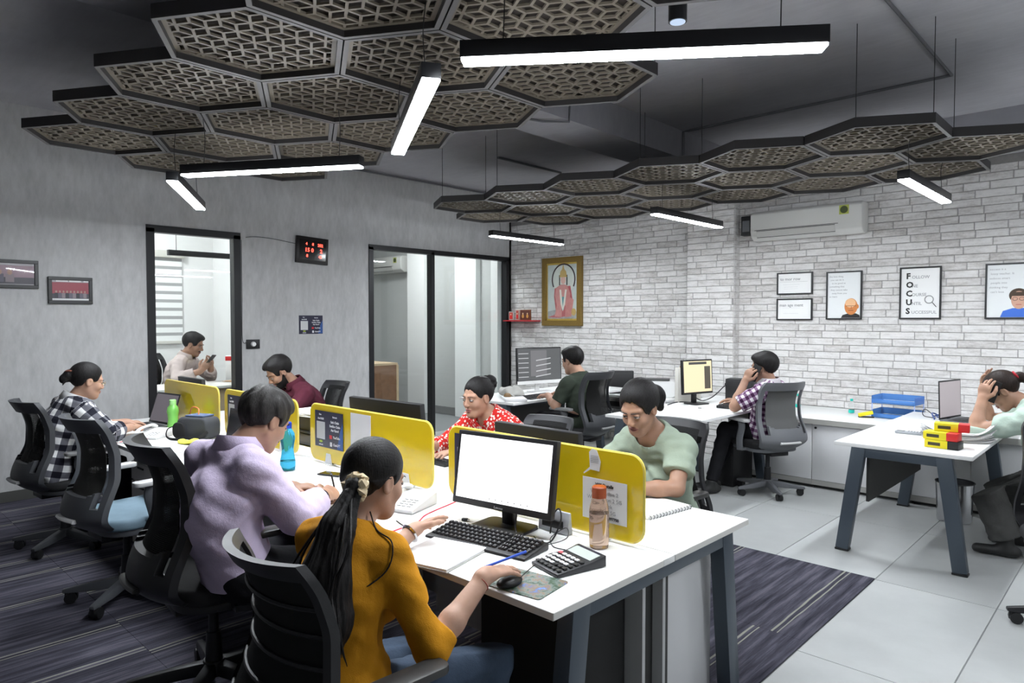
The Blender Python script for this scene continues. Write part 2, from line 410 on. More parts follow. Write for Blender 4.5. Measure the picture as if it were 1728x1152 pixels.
# ------------------------------------------------------------------ lamps
DIFF = mat('lamp_diffuser', (.9, .9, .9), .5, emis=(.90, .95, 1.0), es=LAMP)
def lamp_mesh(L):
    h = G().box(-L/2, L/2, -.037, .037, .034, .092).data('housing', BLACKM, bevel=.002)
    d = G().box(-L/2+.004, L/2-.004, -.034, .034, .024, .034).data('diffuser', DIFF, bevel=.003)
    return h, d
LM = {}
def lamp(label, p0, p1, z, wires=(.12, .88), group='linear pendant lamps', top=CEIL):
    p0, p1 = np.array(p0), np.array(p1); c = (p0+p1)/2; L = round(float(np.linalg.norm(p1-p0)), 2); a = math.atan2(p1[1]-p0[1], p1[0]-p0[0])
    if L not in LM: LM[L] = lamp_mesh(L)
    t = thing('linear_lamp', label, 'lamp', (c[0], c[1], z), a, group)
    link('housing', LM[L][0], t); link('diffuser', LM[L][1], t)
    for w in wires:
        x = -L/2+w*L; k = G().tube(crv([(x, 0, .09), (x+.004, .01, .25), (x, 0, top-z)], 4), .0022, 5); k.build('suspension_cable', BLACK, t)
    return t
LZ = 2.415
def seg(p, ang, L=1.2): a = math.radians(ang); return (p[0], p[1]), (p[0]+L*math.cos(a), p[1]+L*math.sin(a))
lamp('long black linear lamp, the largest and nearest one at the top of the photo', *seg((5.235, 1.625), 37.5, 1.22), LZ, top=2.788)
lamp('linear lamp pointing away below the hexagon panels, above the yellow sweater woman', *seg((5.03, 1.66), 149), LZ, top=2.788)
lamp('linear lamp below the hexagon panels left, above the door side of the desk', *seg((2.57, 1.70), 31), LZ, top=2.788)
lamp('short looking linear lamp hanging before the grey wall above the glass door', *seg((2.35, 1.71), 150), LZ, top=2.788)
lamp('linear lamp in front of the deity picture near the room corner', (1.76, 5.2), (1.76, 6.4), LZ, top=2.725)
lamp('linear lamp over the desk of the man in checked shirt on the phone', (3.86, 5.08), (3.86, 6.28), LZ, top=2.725)
lamp('linear lamp over the right desk beside the air conditioner', (5.80, 4.93), (5.80, 6.13), LZ, top=2.725)
for i, (p, a) in enumerate((((7.75, 5.0), 90), ((7.75, 2.6), 31))):  # unseen lamps added for fill, beyond the right edge of the view
    lamp('unseen linear pendant lamp added for fill light, right of the picture', *seg(p, a), LZ, group='added fill lamps out of view')
# room lights of the cabin and the office behind the glass
def panel_light(x, y, s, z=CEIL):
    t = thing('ceiling_panel_light', 'square ceiling light in the %s behind the glass' % ('cabin' if y < 4 else 'office'), 'lamp', (x, y, z))
    G().box(-s/2-.02, s/2+.02, -s/2-.02, s/2+.02, -.03, -.0).build('frame', WPLAST, t, smooth=False)
    G().box(-s/2, s/2, -s/2, s/2, -.036, -.03).build('diffuser', mat('panel_diffuser', (.9, .9, .9), .5, emis=(.95, .98, 1), es=60), t, smooth=False)
panel_light(-1.0, 2.3, .6); panel_light(-1.1, 6.0, .6)
# downlight spot
t = thing('spot_lamp', 'black cylinder spot lamp on the ceiling at the top right', 'lamp', (5.08, 3.35, CEIL-.20))
G().cyl((0, 0, 0.004), (0, 0, .2), .05, n=24).build('body', BLACKM, t)
G().cyl((0, 0, 0), (0, 0, .006), .041, n=24).build('lens', emit('spot_lens', (.6, .75, 1), .8), t)

# ------------------------------------------------------------------ hexagon ceiling panels
S = .45; HW = S*math.sqrt(3)
BRONZE = mat('lattice_bronze', (.15, .128, .098), .55, .0, var=.15, vscale=5)
HBACK = mat('panel_backing', (.04, .031, .026), .9)
HFRAME = mat('panel_frame', (.02, .018, .018), .5)
def hexpts(r): return [(r*math.cos(math.radians(90+60*k)), r*math.sin(math.radians(90+60*k))) for k in range(6)]
def hex_meshes():
    fr = G(); o = hexpts(S-.004); i = hexpts(S-.03); n = 6; h = .062
    V = [(x, y, 0) for x, y in o]+[(x, y, h) for x, y in o]+[(x, y, 0) for x, y in i]+[(x, y, h) for x, y in i]
    F = []
    for k in range(6):
        j = (k+1) % 6; fr.m += [0, 0, 1, 0]; F += [(k, j, 6+j, 6+k), (12+j, 12+k, 18+k, 18+j), (k, 12+k, 12+j, j), (6+k, 6+j, 18+j, 18+k)]
    mm = list(fr.m); fr.m = []; fr.add(V, F); fr.m = mm
    a = .0725; la = G(); dirs = [np.array((math.cos(math.radians(60*k+30)), math.sin(math.radians(60*k+30)))) for k in range(6)]
    nrm = [np.array((math.cos(math.radians(60*k)), math.sin(math.radians(60*k)))) for k in range(6)]; ap = (S-.028)*math.sqrt(3)/2
    ux = np.array((a*math.sqrt(3), 0)); uy = np.array((a*math.sqrt(3)/2, a*1.5)); seen = set()
    def clip(p, q):
        t0, t1 = 0., 1.; d = q-p
        for nn in nrm:
            dn = d@nn; pn = ap-p@nn
            if abs(dn) < 1e-9:
                if pn < 0: return None
            elif dn > 0: t1 = min(t1, pn/dn)
            else: t0 = max(t0, pn/dn)
        return (p+d*t0, p+d*t1) if t1-t0 > .12 else None
    for i2 in range(-9, 10):
        for j2 in range(-9, 10):
            P = ux*i2+uy*j2
            if np.hypot(*P) > S+.1: continue
            for k in range(6):
                e = clip(P, P+dirs[k]*a)
                if e is not None: la.bar((*e[0], .036), (*e[1], .036), .0128, .010)
            for k in range(0, 6, 2):   # rhombus edges between the three-way nodes
                Q = P+dirs[k]*a
    bk = G(); b = hexpts(S-.03); bk.add([(x, y, .05) for x, y in b]+[(x, y, .058) for x, y in b], [(5,4,3,2,1,0),(6,7,8,9,10,11)]+[(k,(k+1)%6,6+(k+1)%6,6+k) for k in range(6)])
    rim = G(); o2 = hexpts(S-.03); i3 = hexpts(S-.055)
    V = [(x, y, .030) for x, y in o2]+[(x, y, .041) for x, y in o2]+[(x, y, .030) for x, y in i3]+[(x, y, .041) for x, y in i3]
    rim.add(V, [f for k in range(6) for j in [(k+1) % 6] for f in ((12+j, 12+k, 18+k, 18+j), (k, 12+k, 12+j, j), (6+k, 6+j, 18+j, 18+k))])
    return fr.data('frame', [HFRAME, mat('panel_rim', (.13, .125, .125), .6)], smooth=False), la.data('lattice', BRONZE, smooth=False), bk.data('backing', HBACK, smooth=False), rim.data('lattice_border', BRONZE, smooth=False)
HM = hex_meshes()
def hexpanel(x, y, z, label, group, wires=()):
    t = thing('hexagon_panel', label, 'ceiling panel', (x, y, z), 0, group)
    for nme, m in zip(('frame', 'lattice', 'backing', 'lattice_border'), HM): link(nme, m, t)
    for k in wires:
        px, py = hexpts(S-.02)[k]
        G().tube([(px, py, .06), (px, py, CEIL-z)], .0025, 5).build('suspension_rod', BLACK, t)
rown = ['nearest', 'middle', 'farthest']
def cluster(x0, y0, z, rows, cname, wires):
    for j, (a, b) in rows.items():
        n = b-a+1
        for i in range(a, b+1):
            x = x0+i*HW+(j % 2)*HW/2; y = y0+j*1.5*S
            k = i-a
            label = 'hexagonal lattice panel, %s row of the %s cluster, number %s from the left' % (rown[j], cname, ['one', 'two', 'three', 'four', 'five', 'six', 'seven'][k])
            hexpanel(x, y, z, label, 'hexagon panels of the %s ceiling cluster' % cname, wires.get((i, j), ()))
cluster(3.97, 1.49, 2.79, {0: (-3, 2), 1: (-4, 2), 2: (-3, 1)}, 'large near', {(1, 2): (5,), (-1, 2): (1,)})
cluster(4.07, 4.97, 2.727, {0: (-3, 2), 1: (-4, 2), 2: (-3, 2)}, 'small far', {(-3, 0): (3,), (-2, 0): (2, 3), (0, 0): (1, 3), (1, 0): (2,), (2, 0): (3, 4), (2, 1): (4, 3)})
# ------------------------------------------------------------------ long shared desk
DX0, DX1, DYN, DYF = .95, 5.815, 1.44, 2.68
desk = thing('shared_desk', 'long white shared desk for eight people with slate metal legs', 'desk', (0, 0, 0))
ns = 4; sw = (DX1-DX0)/ns
for k in range(ns):
    for ya, yb in ((DYN, 2.022), (2.098, DYF)):
        G().box(DX0+k*sw+.001, DX0+(k+1)*sw-.001, ya, yb, DZ-.024, DZ).build('tabletop', WHITE, desk, bevel=.0015)
        e = G()
        if ya == DYN: e.box(DX0+k*sw+.001, DX0+(k+1)*sw-.001, ya-.0012, ya-.0002, DZ-.0225, DZ-.0015)
        if k == ns-1: e.box(DX1-.0008, DX1+.0004, ya+.001, yb-.001, DZ-.0225, DZ-.0015)
        if e.v: e.build('edge_band', EDGE, desk, smooth=False)
G().box(DX0+.002, DX1-.0005, 2.024, 2.096, DZ-.024, DZ-.0008).build('cable_channel', mat('channel_white', (.74, .74, .73), .4), desk, bevel=.001)
def a_frame(g, x, y0, y1, w=.06, sp=.085):
    g.bar((x, y0+sp+.03, DZ-.056), (x, y1-sp-.03, DZ-.056), w-.004, .06)
    for ya, s in ((y0, 1), (y1, -1)):
        g.bar((x, ya+s*(sp+.028), DZ-.027), (x, ya+s*.03, .012), w, .085, up=(0, 1, 0), h1=.078)
a = G(); a_frame(a, 5.755, 1.50, 2.67); a.build('end_frame', STEEL, desk, bevel=.002)
a = G(); a_frame(a, 1.0, 1.50, 2.67); a.build('end_frame', STEEL, desk, bevel=.002)
for k in (1, 2, 3):
    a = G(); a_frame(a, DX0+k*sw, 1.62, 2.56, .05); a.build('middle_frame', STEEL, desk, bevel=.002)
for yy in (1.75, 2.40): G().box(1.0, 5.74, yy-.02, yy+.02, DZ-.075, DZ-.03).build('crossbeam', STEEL, desk, smooth=False)
G().box(5.69, 5.712, 2.02, 2.225, .03, .70).build('spine_end_panel', mat('spine_grey', (.03, .03, .029), .6, var=.1, vscale=80), desk, bevel=.001)
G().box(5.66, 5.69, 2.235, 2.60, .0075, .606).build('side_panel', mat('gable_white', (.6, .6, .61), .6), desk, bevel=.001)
for k in range(ns):
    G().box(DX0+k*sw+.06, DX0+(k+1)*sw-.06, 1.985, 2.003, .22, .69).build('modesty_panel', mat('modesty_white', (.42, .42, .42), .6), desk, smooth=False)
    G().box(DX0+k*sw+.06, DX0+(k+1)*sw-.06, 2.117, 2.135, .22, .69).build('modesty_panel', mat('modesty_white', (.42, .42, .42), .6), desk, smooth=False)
# drawer pedestals under the desk
def pedestal(x, y, label, m):
    t = thing('drawer_pedestal', label, 'drawers', (x, y, .006), 0, 'pedestals under the shared desk')
    G().box(-.2, .2, -.22, .24, .03, .60).build('body', m, t, bevel=.002)
    for z0, z1 in ((.04, .32), (.33, .46), (.47, .59)):
        d = G().box(-.19, .19, -.238, -.222, z0, z1).build('drawer', m, t, bevel=.002)
        G().box(-.05, .05, -.246, -.239, z1-.03, z1-.02).build('handle', BLACKM, d, smooth=False)
    for a in (-.16, .16):
        for b in (-.18, .2): G().cyl((a, b, .002), (a, b, .03), .018, n=10).build('caster', BLACK, t)
GW = mat('pedestal_grey', (.5, .49, .47), .55)
pedestal(2.2, 1.78, 'grey drawer pedestal under the desk beyond the empty blue-seat chair', GW)
G().box(5.23, 5.69, 1.72, 1.975, .03, .68).build('cpu_holder', mat('matt_black', (.008, .008, .008), .8), desk, bevel=.003)  # guessed CPU holder, a black box filling the dark area under the desk

# yellow desk screens
CLEAR = glassmat('clear_acrylic', (.98, .98, .98), .04)
def screen(x0, x1, label):
    y = 2.06; w = x1-x0; h = .315; z = .747+h/2
    t = thing('desk_screen', label, 'screen', ((x0+x1)/2, y, DZ), 0, 'yellow screens along the shared desk')
    pl = rrect(w, h, .055, 6)
    G().prism([(p[0], p[1]+z-DZ) for p in pl], (0, -.006, 0), (1, 0, 0), (0, 0, 1), (0, .012, 0)).build('panel', YEL, t, bevel=.001, seg=1)
    rim = [(p[0]*1.0, 0, p[1]+z-DZ) for p in pl]; G().tube(rim, .0062, 6, closed=True).build('edge_trim', mat('yellow_trim', (.75, .6, .12), .25), t)
    for s in (-.32, .32):
        b = G(); yb = -.0085
        for yb in (-.011, .0075):
            b.prism([(-.035, 0), (.035, 0), (.022, .062), (-.022, .062)], (s*w, yb, 0.001), (1, 0, 0), (0, 0, 1), (0, .0035, 0))
        b.box(s*w-.036, s*w+.036, -.02, .02, 0.0005, .004)
        b.build('bracket', WPLAST, t, bevel=.0005, seg=1)
    return t
SCR = [screen(4.67, 5.71, 'yellow desk screen with the wifi note, in front of the green blouse woman'),
       screen(3.45, 4.55, 'yellow desk screen between the red dress woman and the lilac shirt man'),
       screen(2.3, 3.3, 'yellow desk screen behind the head of the lilac shirt man'),
       screen(1.18, 2.2, 'farthest yellow desk screen, behind the open laptop')]

# ------------------------------------------------------------------ three single tables along the brick wall
def table(x0, label, L=2.02):
    t = thing('office_table', label, 'table', (x0, 4.8, 0), 0, 'single tables by the brick wall')
    w = .785
    G().box(0, w, 0, L, DZ-.024, DZ).build('tabletop', WHITE, t, bevel=.0015)
    for yy in (.035, L-.5):
        a = G(); a.bar((.16, yy, DZ-.056), (w-.16, yy, DZ-.056), .046, .06); a.build('frame_beam', STEEL, t, bevel=.002)
        for xa, s in ((0, 1), (w, -1)):
            l = G().bar((xa+s*.15, yy, DZ-.027), (xa+s*.055, yy, .014), .06, .085, up=(1, 0, 0), h1=.078).build('leg', STEEL, t, bevel=.002)
            G().box(xa+s*.055-.042, xa+s*.055+.042, yy-.032, yy+.032, 0.001, .014).build('foot', BLACK, l, bevel=.002)
    G().box(.17, .188, .12, L-.55, .33, DZ-.03).build('modesty_panel', DARKP, t, smooth=False)
    for xx in (.2, w-.2): G().box(xx-.02, xx+.02, .06, L-.5, DZ-.07, DZ-.03).build('crossbeam', STEEL, t, smooth=False)
    return t
table(1.69, 'white table in the room corner where the dark green t-shirt man works')
table(3.565, 'white table of the man phoning in a checked shirt')
table(5.445, 'right white table with the yellow boxes and paper stacks')

# ------------------------------------------------------------------ low cabinets along the brick wall
CABW = mat('cabinet_white', (.72, .72, .73), .45)
CZ = .64
def cabinet(x, nm, label):
    t = thing('low_cabinet', label, 'cabinet', (x, 6.42, 0), 0, 'low cabinets along the brick wall')
    G().box(0, .818, .02, BRY-6.42-.01, .07, CZ-.03).build('body', CABW, t, smooth=False)
    G().box(0.005, .813, .04, .5, 0.001, .07).build('plinth', mat('plinth_black', (.03, .03, .03), .6), t, smooth=False)
    G().box(0, .818, .0, .02, .03, .075).build('base_rail', mat('rail_grey', (.33, .325, .31), .5), t, smooth=False)
    for k in (0, 1):
        d = G().box(k*.409+.0015, (k+1)*.409-.0015, 0, .018, .078, CZ-.045).build('door', CABW, t, bevel=.001)
        G().cyl((k*.409+.03, -.004, CZ-.085), (k*.409+.03, .0, CZ-.085), .011, n=14).build('lock', BLACKM, d)
    return t
for k, x in enumerate((3.9, 4.72, 5.54, 6.36)):
    cabinet(x, k, ['white low cabinet behind the man phoning in the checked shirt', 'white low cabinet with two doors left of the right table', 'white low cabinet half hidden behind the right table', 'white low cabinet at the right end behind the phoning woman'][k])
o = G().box(3.88, 7.2, 6.395, BRY-.01, CZ-.03+.001, CZ).build('worktop', WHITE, None, bevel=.002); tag(o, 'long white top over the low cabinets by the brick wall', 'worktop')
o = G().box(3.88, 7.2, 6.392, 6.3945, CZ-.05, CZ-.003).build('worktop_edge', mat('edge_grey', (.36, .355, .33), .5), o, smooth=False)
# small white cabinet + shelf behind the corner tables
t = thing('printer_stand', 'white stand with a dark top shelf between the two far tables', 'stand', (2.75, 6.75, 0))
G().box(0, .75, 0, .42, .60, .625).build('top', WHITE, t, bevel=.002)
G().box(0.02, .73, .0, .4, .46, .485).build('shelf', DARKP, t, smooth=False)
for a in (.02, .70):
    G().box(a, a+.03, .01, .4, 0.001, .6).build('side', WHITE, t, smooth=False)
# ------------------------------------------------------------------ office chairs (facing +Y, origin on the floor)
def interp(v, tab):
    return float(np.interp(v, [a for a, _ in tab], [b for _, b in tab]))
def smooth_tab(tab):
    xs = np.array([a for a, _ in tab]); ys = np.array([b for _, b in tab]); X = np.linspace(xs[0], xs[-1], 60); Y = np.interp(X, xs, ys)
    for _ in range(6): Y[1:-1] = (Y[:-2]+2*Y[1:-1]+Y[2:])/4
    return list(zip(X, Y))
PROF_Y = smooth_tab([(0, -.16), (.06, -.235), (.15, -.285), (.27, -.268), (.48, -.21), (.7, -.205), (.86, -.235), (1, -.285)])
PROF_W = smooth_tab([(0, .14), (.05, .205), (.14, .240), (.3, .242), (.55, .226), (.8, .220), (.95, .222), (1, .20)])
BACK_Z0, BACK_H = .405, .605
def backpt(u, v, off=0, k=1.0):
    y = interp(v, PROF_Y); w = interp(v, PROF_W); z = BACK_Z0+BACK_H*k*v
    return (u*w, y+.075*abs(u)**2.2+off, z)
def shell(mask, off, th, nu=26, nv=44, k=1.0, u0=-1, u1=1, v0=0, v1=1):
    g = G(); U = np.linspace(u0, u1, nu+1); Vv = np.linspace(v0, v1, nv+1); keep = np.zeros((nu, nv), bool); V = []; F = []
    for i in range(nu+1):
        for j in range(nv+1): V.append(backpt(U[i], Vv[j], off, k))
    n1 = len(V)
    for i in range(nu+1):
        for j in range(nv+1): V.append(backpt(U[i], Vv[j], off+th, k))
    for i in range(nu):
        for j in range(nv): keep[i, j] = mask((U[i]+U[i+1])/2, (Vv[j]+Vv[j+1])/2)
    I = lambda i, j: i*(nv+1)+j
    for i in range(nu):
        for j in range(nv):
            if not keep[i, j]: continue
            q = (I(i, j), I(i+1, j), I(i+1, j+1), I(i, j+1)); F.append(q); F.append(tuple(n1+t for t in reversed(q)))
            for di, dj, a, b in ((-1, 0, q[3], q[0]), (1, 0, q[1], q[2]), (0, -1, q[0], q[1]), (0, 1, q[2], q[3])):
                ii, jj = i+di, j+dj
                if not (0 <= ii < nu and 0 <= jj < nv and keep[ii, jj]): F.append((b, a, n1+a, n1+b))
    used = sorted({t for f in F for t in f}); mp = {t: n for n, t in enumerate(used)}
    return g.add([V[t] for t in used], [tuple(mp[t] for t in f) for f in F])
CH = {}
def chair_parts(kind):
    if kind in CH: return CH[kind]
    shellm, net, seat, pad = {'grey': (CHAIRG, NETG, SEATB, LGREY), 'black': (CHAIRB, NETB, SEATK, mat('pad_black', (.03, .029, .028), .4)), 'ribbed': (CHAIRB, NETB, SEATK, mat('pad_black', (.03, .029, .028), .4)), 'slate': (mat('chair_slate_plastic', (.04, .042, .047), .5, bump=.1, bscale=300), NETB, SEATK, mat('pad_grey', (.2, .2, .2), .45)), 'midgrey': (mat('chair_mid_grey', (.13, .135, .145), .55, bump=.1), mat('mesh_fabric_dense', (.1, .1, .1), .85, bump=.5, bscale=600), SEATK, LGREY)}[kind]
    P = {}
    if kind == 'ribbed':
        P['back_frame'] = shell(lambda u, v: abs(u) > .9 or v > .93 or v < .06, -.012, .026).data('back_frame', shellm, angle=50)
        P['back_mesh'] = shell(lambda u, v: abs(u) < .93 and .05 < v < .95, .0, .003, 20, 30).data('back_mesh', net)
        r = []
        for vv in (.16, .28, .42, .55, .68, .8):
            r.append(G().tube([backpt(u, vv, -.004) for u in np.linspace(-.9, .9, 13)], .006, 6, flat=1.0).data('back_rib', shellm))
        P['rib'] = r
    else:
        def m(u, v):
            if v > .88 or abs(u) > .86: return True
            return v < .33+.14*abs(u)**3 and not (.72 < abs(u) < .86 and .26 < v < .6)
        P['back_frame'] = shell(m, -.014, .03, 34, 50).data('back_frame', shellm, angle=50)
        P['back_mesh'] = shell(lambda u, v: abs(u) < .74 and .2 < v < .93, .014, .003, 20, 30).data('back_mesh', net)
        h = G()
        pts = [backpt(u, .15, -.02) for u in np.linspace(-.42, .42, 9)]; h.tube(pts, .019, 8, flat=.55); P['lumbar_handle'] = h.data('lumbar_handle', pad)
    s = G(); pl = rrect(.49, .47, .13, 6); s.prism(pl, (0, .05, .425), (1, 0, 0), (0, 1, 0), (0, 0, .062)); P['seat'] = s.data('seat', seat, bevel=.022, seg=3)
    s = G(); pl = rrect(.46, .44, .13, 6); s.prism(pl, (0, .05, .395), (1, 0, 0), (0, 1, 0), (0, 0, .032)); P['seat_pan'] = s.data('seat_pan', shellm, bevel=.006)
    s = G().box(-.09, .09, -.16, .12, .36, .396); s.bar((0, -.1, .385), (0, -.2, .47), .11, .03, up=(0, 1, 0)); P['mechanism'] = s.data('mechanism', BLACK, bevel=.006)
    c = G().cyl((0, 0, .1), (0, 0, .37), .019, n=16); c.cyl((0, 0, .10), (0, 0, .235), .034, .027, n=16); P['gas_column'] = c.data('gas_column', BLACKM)
    ar = []
    for s_ in (-1, 1):
        a = G(); a.bar((s_*.2, .03, .41), (s_*.275, .03, .41), .07, .022); a.tube(crv([(s_*.272, .03, .40), (s_*.285, .02, .5), (s_*.278, .0, .60), (s_*.27, .02, .655)], 4), [.03]*13, 8, flat=.5)
        pdm = G().prism(rrect(.075, .25, .03, 4), (s_*.27, .045, .655), (1, 0, 0), (0, 1, 0), (0, 0, .024))
        ar.append((a.data('armrest', shellm), pdm.data('arm_pad', pad, bevel=.006)))
    P['arms'] = ar
    hub = G().cyl((0, 0, .07), (0, 0, .125), .05, .04, n=18); P['base_hub'] = hub.data('base_hub', shellm)
    ba = G(); ba.add(*arm_geo()); P['base_arm'] = ba.data('base_arm', shellm, bevel=.004)
    ca = G()
    for q in (-.014, .014): ca.cyl((.3-.03, q-.009, .03), (.3-.03, q+.009, .03), .029, n=16)
    ca.cyl((.3-.012, 0, .03), (.3-.012, 0, .075), .011, n=8); ca.box(.255, .3, -.006, .006, .02, .062)
    P['caster'] = ca.data('caster', BLACK); CH[kind] = P; return P
def arm_geo():
    V = []; pr = [(.02, .12, .075, .03), (.15, .105, .06, .024), (.27, .085, .058, .019), (.31, .078, .06, .016)]
    for x, z1, z0, w in pr: V += [(x, -w, z0), (x, w, z0), (x, w*.7, z1), (x, -w*.7, z1)]
    F = [(0, 1, 2, 3)]
    for i in range(3):
        a = i*4
        for k in range(4): F.append((a+k, a+4+k, a+4+(k+1) % 4, a+(k+1) % 4))
    F.append((15, 14, 13, 12)); return V, F
def chair(label, loc, rot, kind, scale=1.0, base=0, arms=True, group='office swivel chairs'):
    P = chair_parts(kind)
    t = thing('office_chair', label, 'chair', (loc[0], loc[1], loc[2] if len(loc) > 2 else 0.0), math.radians(rot), group); t.scale = (scale,)*3
    for k in ('back_frame', 'back_mesh', 'lumbar_handle', 'seat', 'seat_pan', 'mechanism', 'gas_column', 'base_hub'):
        if k in P: link(k, P[k], t)
    for r in P.get('rib', ()): link('back_rib', r, t)
    if arms:
        for a, p in P['arms']: q = link('armrest', a, t); link('arm_pad', p, q)
    for k in range(5):
        a = math.radians(base+72*k); q = link('base_arm', P['base_arm'], t, rotz=a); link('caster', P['caster'], q)
    return t
ZC = .0075
chair('dark grey swivel chair with curved back, under the black and white checked woman', (1.64, 1.24, ZC), 4, 'slate', 1.0, 20)
chair('empty grey swivel chair with a blue seat', (2.90, 1.24, ZC), 6, 'grey', 1.02, 18)
chair('black swivel chair with curved back, under the lilac shirt man', (4.2, 1.17, ZC), -6, 'black', 1.06, 30)
chair('black chair with ribbed mesh back, nearest to the viewer', (5.42, 1.0, ZC), -3, 'ribbed', .965, 40)
chair('black chair of the green blouse woman behind the desk', (5.08, 3.13, ZC), 176, 'black', .98, 10)
chair('dark chair of the red dress woman behind the desk', (4.08, 3.3, ZC), 185, 'slate', .88, 10)
chair('black mesh chair of the maroon shirt man before the grey wall', (1.72, 3.1, ZC), 174, 'black', .98, 10)
chair('black mesh swivel chair of the dark green t-shirt man', (2.93, 5.30), 92, 'slate', 1.04, 10)
chair('mid grey swivel chair of the man phoning in the checked shirt', (4.51, 5.94), 62, 'midgrey', 1.0, 36)
chair('chair of the pale green dressed woman at the right edge', (6.66, 5.62), 70, 'black', .95, 10)
chair('chair of which only one black caster leg shows at the right edge', (6.77, 4.36), 200, 'black', 1.0, 1, False)
chair('black mesh chair of the man in the cabin behind the glass', (-1.22, 2.95, .1), -45, 'black', 1.04, 0)
# ------------------------------------------------------------------ things on the desks
SCRW = emit('screen_white', (.97, .98, 1), 1.6)
def monitor(label, loc, rot, w, h, zb, scr=None, tilt=6, bez=.016, brand=None, chin=.02, body=BLACK, stand=BLACK, prt=None, depth=.03, group='computer monitors'):
    """screen faces local -Y; zb = height of the panel's lower edge above the table"""
    t = thing('monitor', label, 'monitor', loc, math.radians(rot), group)
    T = math.radians(tilt); up = np.array((0, math.sin(T), math.cos(T))); nf = np.array((0, -math.cos(T), math.sin(T))); o = np.array((0, -.01, zb))
    c = o+up*h/2-nf*depth/2
    p = G().obox(c, (w/2, 0, 0), nf*depth/2, up*h/2).build('casing', body, t, bevel=.004)
    G().obox(o+up*(h*.45)-nf*(depth+.014), (w*.33, 0, 0), nf*.016, up*h*.3).build('rear_cover', body, t, bevel=.008)
    G().obox(o+up*(chin+(h-chin-bez)/2)+nf*.0008, (w/2-bez, 0, 0), nf*.0008, up*(h-chin-bez)/2).build('screen', scr or mat('screen_off', (.01, .01, .012), .15), t, smooth=False)
    if brand: text(brand, .014, o+nf*.001+up*.005+np.array((-.025, 0, 0)), (1, 0, 0), up, mat('brand_grey', (.5, .5, .5), .4), t)
    nb = o+up*(h*.3)-nf*(depth+.02)
    G().bar((0, nb[1]+.005, .006), (0, nb[1], nb[2]), .055, .022, up=(0, 1, 0)).build('neck', stand, t, bevel=.003)
    G().prism(rrect(min(.24, w*.5), .17, .03, 4), (0, nb[1]-.03, .0005), (1, 0, 0), (0, 1, 0), (0, 0, .011)).build('base', stand, t, bevel=.002)
    if prt: prt(t, o, up, nf, w, h, bez, chin)
    return t
def kb_keys(g, w, d, z0, cols=15, rows=5, key=None):
    for r in range(rows):
        for c in range(cols):
            x = -w/2+w*(c+.5)/cols; y = -d/2+d*(r+.5)/rows; kw = w/cols*.40; kd = d/rows*.38
            zz = z0+.018*(y/d+.5)
            g.add([(x-kw,y-kd,zz),(x+kw,y-kd,zz),(x+kw,y+kd,zz+.001),(x-kw,y+kd,zz+.001),(x-kw*.75,y-kd*.75,zz+.007),(x+kw*.75,y-kd*.75,zz+.007),(x+kw*.75,y+kd*.75,zz+.008),(x-kw*.75,y+kd*.75,zz+.008)],
                  [(4,5,6,7),(0,1,5,4),(1,2,6,5),(2,3,7,6),(3,0,4,7)])
def keyboard(label, loc, rot, w=.455, d=.155, detail=True):
    t = thing('keyboard', label, 'keyboard', loc, math.radians(rot), 'keyboards')
    G().prism([(-d/2, 0.001), (d/2, .001), (d/2, .026), (-d/2+.004, .010)], (-w/2, 0, 0), (0, 1, 0), (0, 0, 1), (w, 0, 0)).build('body', BLACK, t, bevel=.003)
    for xa, xb, c, rws in (((-w/2+.01, w*.19, 15, 5), (w*.21, w*.285, 3, 5), (w*.30, w/2-.01, 4, 5)) if detail else ((-w/2+.01, w/2-.01, 17, 5),)):
        g = G(); kb_keys(g, xb-xa, d-.034, .011, c, rws); g.v = [(x+(xa+xb)/2, y+.006, z) for x, y, z in g.v]
        g.build('keys', mat('key_black', (.02, .02, .022), .35), t, kind='stuff', smooth=False)
        gl = G()
        n = c
        for r in range(rws):
            for cc in range(n):
                x = xa+(xb-xa)*(cc+.4)/n; y = -(d-.034)/2+(d-.034)*(r+.62)/rws+.006; zz = .0195+.018*((y-.006)/(d-.034)+.5)
                gl.box(x-.0013, x+.0013, y-.0018, y+.0018, zz-.002, zz+.0003)
        if detail: gl.build('key_letters', mat('key_print', (.5, .5, .5), .5), t, kind='stuff', smooth=False)
    if detail: text('Lenovo', .010, (w*.31, d/2-.012, .0268), (1, 0, 0), (0, 1, 0), mat('brand_grey', (.5, .5, .5), .4), t)
    return t
def bottle(name, label, loc, prof, body, cap, capz, capr, water=None, rib=None, n=32):
    t = thing(name, label, 'bottle', loc, 0, 'drinking bottles')
    G().lathe(prof, n, rib=rib).build('body', body, t, angle=60)
    G().lathe([(capr, capz[0]), (capr, capz[1]-.004), (capr-.004, capz[1])], 24, rib=lambda a, z: .03*math.cos(18*a)).build('cap', cap, t)
    if water: G().lathe(water, n).build('water', mat('water', (.9, .95, 1), .02, trans=1, ior=1.33), t, angle=60)
    return t
def dye(name, c, tr=.85, r=.08):
    return mat(name, c, r, trans=tr, ior=1.2)
